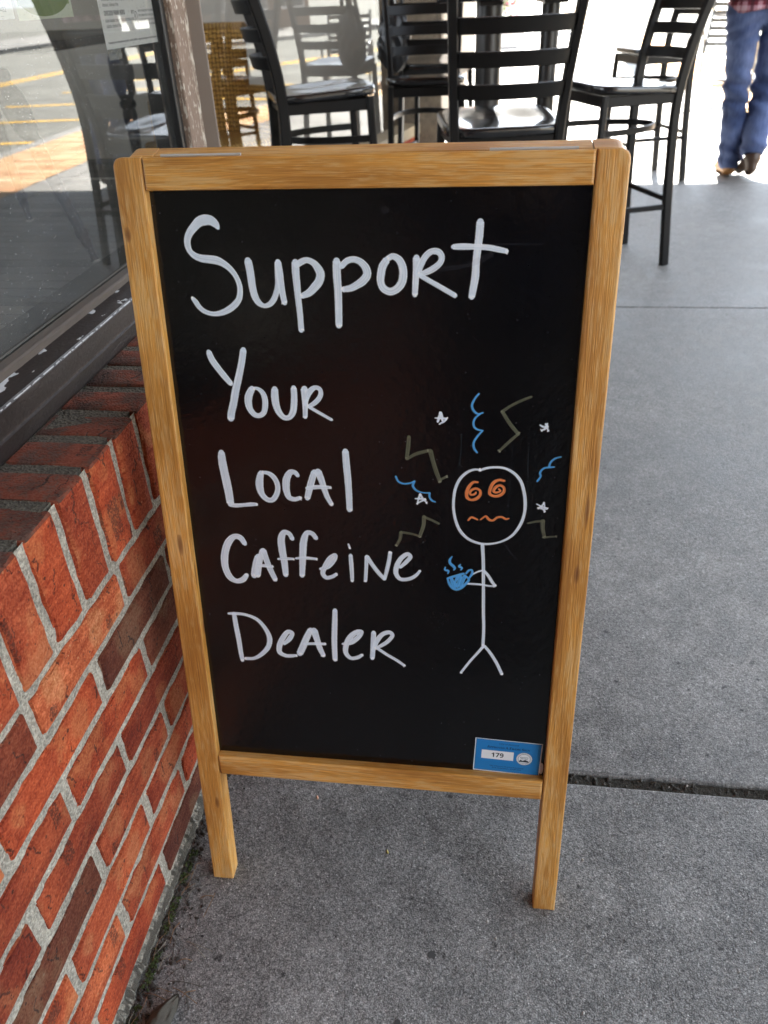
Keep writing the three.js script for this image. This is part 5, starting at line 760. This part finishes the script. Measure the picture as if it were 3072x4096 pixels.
{ // parked silver car
  const t = thing('parked_car', 'silver car parked nose to the kerb beside the brick strip', 'car', [6.0, -0.13, -5.6], 0.1);
  const paint = phys([0.42, 0.42, 0.43], { metalness: 0.6, roughness: 0.28, clearcoat: 1, clearcoatRoughness: 0.05 }), gl = phys([0.02, 0.022, 0.025], { roughness: 0.04 }), blk = mat([0.015, 0.015, 0.016], { roughness: 0.6 });
  const sh = new THREE.Shape(); [[-2.15, 0.35], [-2.2, 0.6], [-2.05, 0.78], [-1.1, 0.9], [-0.35, 1.38], [0.9, 1.42], [1.7, 1.0], [2.2, 0.92], [2.25, 0.4]].forEach(([x, y], k) => (k ? sh.lineTo(x, y) : sh.moveTo(x, y))); sh.lineTo(1.75, 0.32); sh.absarc(1.36, 0.34, 0.37, 0, Math.PI, false); sh.lineTo(-0.95, 0.28); sh.absarc(-1.36, 0.34, 0.37, 0, Math.PI, false); sh.closePath();
  const g = new THREE.ExtrudeGeometry(sh, { depth: 1.5, bevelEnabled: true, bevelSize: 0.08, bevelThickness: 0.14, bevelSegments: 4, curveSegments: 12 }).translate(0, 0, -0.75); g.clearGroups(); part(t, 'body', g, paint);
  for (const s of [-1, 1]) { const w = new THREE.Shape(); w.moveTo(-0.95, 0.95); w.lineTo(-0.32, 1.33); w.lineTo(0.85, 1.36); w.lineTo(1.45, 1.02); w.closePath(); part(t, 'side_window', new THREE.ExtrudeGeometry(w, { depth: 0.012, bevelEnabled: false }).translate(0, 0, s > 0 ? 0.886 : -0.898), gl); for (const x of [-1.36, 1.36]) { const wh = part(t, 'wheel', new THREE.CylinderGeometry(0.33, 0.33, 0.22, 36).rotateX(Math.PI / 2).translate(x, 0.33, s * 0.8), blk); part(wh, 'rim', new THREE.CylinderGeometry(0.21, 0.21, 0.03, 30).rotateX(Math.PI / 2).translate(x, 0.33, s * 0.905), chrome); } part(t, 'headlight', new THREE.SphereGeometry(0.13, 18, 12).scale(0.5, 0.7, 1.2).translate(-2.16, 0.68, s * 0.58), phys([0.8, 0.8, 0.8], { roughness: 0.05 })); }
  part(t, 'windscreen', new THREE.BoxGeometry(0.9, 0.012, 1.45).rotateZ(0.57).translate(-0.76, 1.17, 0), gl); part(t, 'grille', rbox(-2.32, -2.26, 0.42, 0.66, -0.45, 0.45, 0.02), blk);
  const em = part(t, 'emblem', [new THREE.TorusGeometry(0.09, 0.012, 10, 36).rotateY(Math.PI / 2).translate(-2.34, 0.55, 0), ...[0, 1, 2].map((k) => new THREE.CylinderGeometry(0.004, 0.012, 0.085, 8).translate(0, 0.042, 0).rotateX(k * 2.0944).translate(-2.34, 0.55, 0))], chrome, 'round three-pointed emblem on the grille');
}

/* ---------- litter and dirt at the foot of the wall ---------- */
{
  const R = rng(181), crumb = new THREE.IcosahedronGeometry(1, 0), N = 900, soil = mat([0.05, 0.042, 0.034], { roughness: 1 });
  const im = new THREE.InstancedMesh(crumb, soil, N), M = new THREE.Matrix4(), q = new THREE.Quaternion();
  for (let k = 0; k < N; k++) { const d = R() * R() * R(), s = 0.0008 + R() * R() * 0.0035; q.setFromEuler(new THREE.Euler(R() * 6, R() * 6, R() * 6)); M.compose(V(XW + 0.012 + d * 0.09, s * 0.5, -0.25 - R() * 0.75), q, V(s * (1 + R()), s * 0.8, s)); im.setMatrixAt(k, M); }
  im.name = 'soil_crumbs'; im.userData = { kind: 'stuff', label: 'dark soil crumbs gathered along the foot of the wall', category: 'soil' }; shadowed(im); scene.add(im);
  const jc = new THREE.InstancedMesh(crumb, mat([0.09, 0.082, 0.07], { roughness: 1 }), 700); for (let k = 0; k < 700; k++) { const s = 0.001 + R() * R() * 0.0035; q.setFromEuler(new THREE.Euler(R() * 6, R() * 6, R() * 6)); M.compose(V(-0.45 + R() * 2.2, -0.008 + s * 0.4, -0.918 + (R() - 0.5) * 0.02), q, V(s * (1 + R()), s * 0.7, s)); jc.setMatrixAt(k, M); } jc.name = 'joint_dirt'; jc.userData = { kind: 'stuff', label: 'dirt crumbs packed in the wide pavement joint behind the sign', category: 'dirt' }; shadowed(jc); scene.add(jc);
  const sand = new THREE.InstancedMesh(crumb, mat([0.5, 0.48, 0.44], { roughness: 1 }), 260); for (let k = 0; k < 260; k++) { const s = 0.0005 + R() * R() * 0.0015; q.setFromEuler(new THREE.Euler(R() * 6, R() * 6, R() * 6)); M.compose(V(-0.44 + R() * 0.9, s * 0.6, -0.42 - R() * 0.7), q, V(s * 1.4, s, s)); sand.setMatrixAt(k, M); } sand.name = 'sand_grains'; sand.userData = { kind: 'stuff', label: 'pale sand grains scattered on the pavement by the sign', category: 'sand' }; shadowed(sand); scene.add(sand);
  const moss = new THREE.InstancedMesh(new THREE.TetrahedronGeometry(1), mat([0.055, 0.075, 0.02], { roughness: 1 }), 500); for (let k = 0; k < 500; k++) { const c = [-0.44, -0.52, -0.6, -0.68][(R() * 4) | 0], s = 0.001 + R() * 0.002; q.setFromEuler(new THREE.Euler(R() * 6, R() * 6, R() * 6)); M.compose(V(XW + 0.011 + R() * 0.012, 0.001 + R() * 0.003, c + (R() - 0.5) * 0.06), q, V(s, s * 1.3, s)); moss.setMatrixAt(k, M); } moss.name = 'moss'; moss.userData = { kind: 'stuff', label: 'green moss in the crack at the foot of the wall', category: 'moss' }; shadowed(moss); scene.add(moss);
  // dry leaf curled against the wall
  const g = new THREE.PlaneGeometry(0.05, 0.115, 14, 26), p = g.attributes.position, n = fbm(64, 64, 7, 7, 3, 182);
  for (let i = 0; i < p.count; i++) { const x = p.getX(i), y = p.getY(i), v = y / 0.115 + 0.5, w = Math.sin(Math.PI * clamp(v * 0.94 + 0.06)) ** 0.6 * (0.8 + 0.3 * n[(v * 63 | 0) * 64 + 5]); p.setXYZ(i, x * w * 0.8, y, 0.011 * Math.cos(x * 90) * w + 0.012 * n[(v * 63 | 0) * 64 + ((x / 0.05 + 0.5) * 63 | 0)] + 0.006 * Math.sin(y * 60)); }
  g.rotateX(-Math.PI / 2).rotateY(-0.35).translate(-0.418, 0.008, -0.432); g.computeVertexNormals();
  single('dry_leaf', 'crumpled grey brown dry leaf lying against the foot of the wall', 'leaf', g, mat([0.2, 0.19, 0.175], { roughness: 0.8, side: THREE.DoubleSide, map: rep(mortarMap, 4, 4) }));
  const straw = [mat([0.22, 0.13, 0.07], { roughness: 0.9 }), mat([0.24, 0.21, 0.16], { roughness: 0.9 }), mat([0.09, 0.08, 0.065], { roughness: 0.9 })];
  const twig = (x, z, a, l, k, label) => single('twig', label, 'twig', tube([V(x, 0.003, z), V(x + Math.cos(a) * l * 0.4 + (R() - 0.5) * 0.01, 0.004 + R() * 0.008, z - Math.sin(a) * l * 0.4), V(x + Math.cos(a) * l, 0.003, z - Math.sin(a) * l)], 0.0004 + R() * 0.0004, 12, 6), straw[k], 'dry twigs and pine needles along the wall');
  for (let k = 0; k < 34; k++) twig(XW + 0.02 + R() * R() * 0.07, -0.42 - R() * 0.3, R() * 6.28, 0.012 + R() * 0.04, (R() * 3) | 0, 'thin dry twig or needle in the dirt along the wall');
  // seeds and fluff on the pavement
  for (const [x, z, r, c, l] of [[-0.27, -0.83, 0.0024, [0.75, 0.42, 0.28], 'tiny pink seed on the pavement under the sign'], [-0.135, -0.74, 0.0022, [0.5, 0.4, 0.12], 'tiny yellow seed on the pavement between the sign legs']]) single('seed', l, 'seed', new THREE.SphereGeometry(r, 10, 8).scale(0.7, 0.7, 1.8).rotateY(0.4).translate(x, r * 0.7, z), mat(c));
  for (const [x, z, s, l] of [[-0.05, -0.585, 0.006, 'dark gum spot on the pavement right of the left sign leg'], [-0.09, -0.49, 0.0045, 'small dark gum spot on the pavement before the sign']]) { const gg = new THREE.CircleGeometry(s, 22), q2 = gg.attributes.position; for (let i = 1; i < q2.count; i++) { const f = 0.75 + R() * 0.4; q2.setXY(i, q2.getX(i) * f, q2.getY(i) * f); } single('pit_spot', l, 'pitting', gg.rotateX(-Math.PI / 2).translate(x, 0.0012, z), mat([0.06, 0.058, 0.055], { roughness: 0.95 })); }  // flat dark discs standing for small pits in the slab
}
console.log('details');
renderer.render(scene, camera);
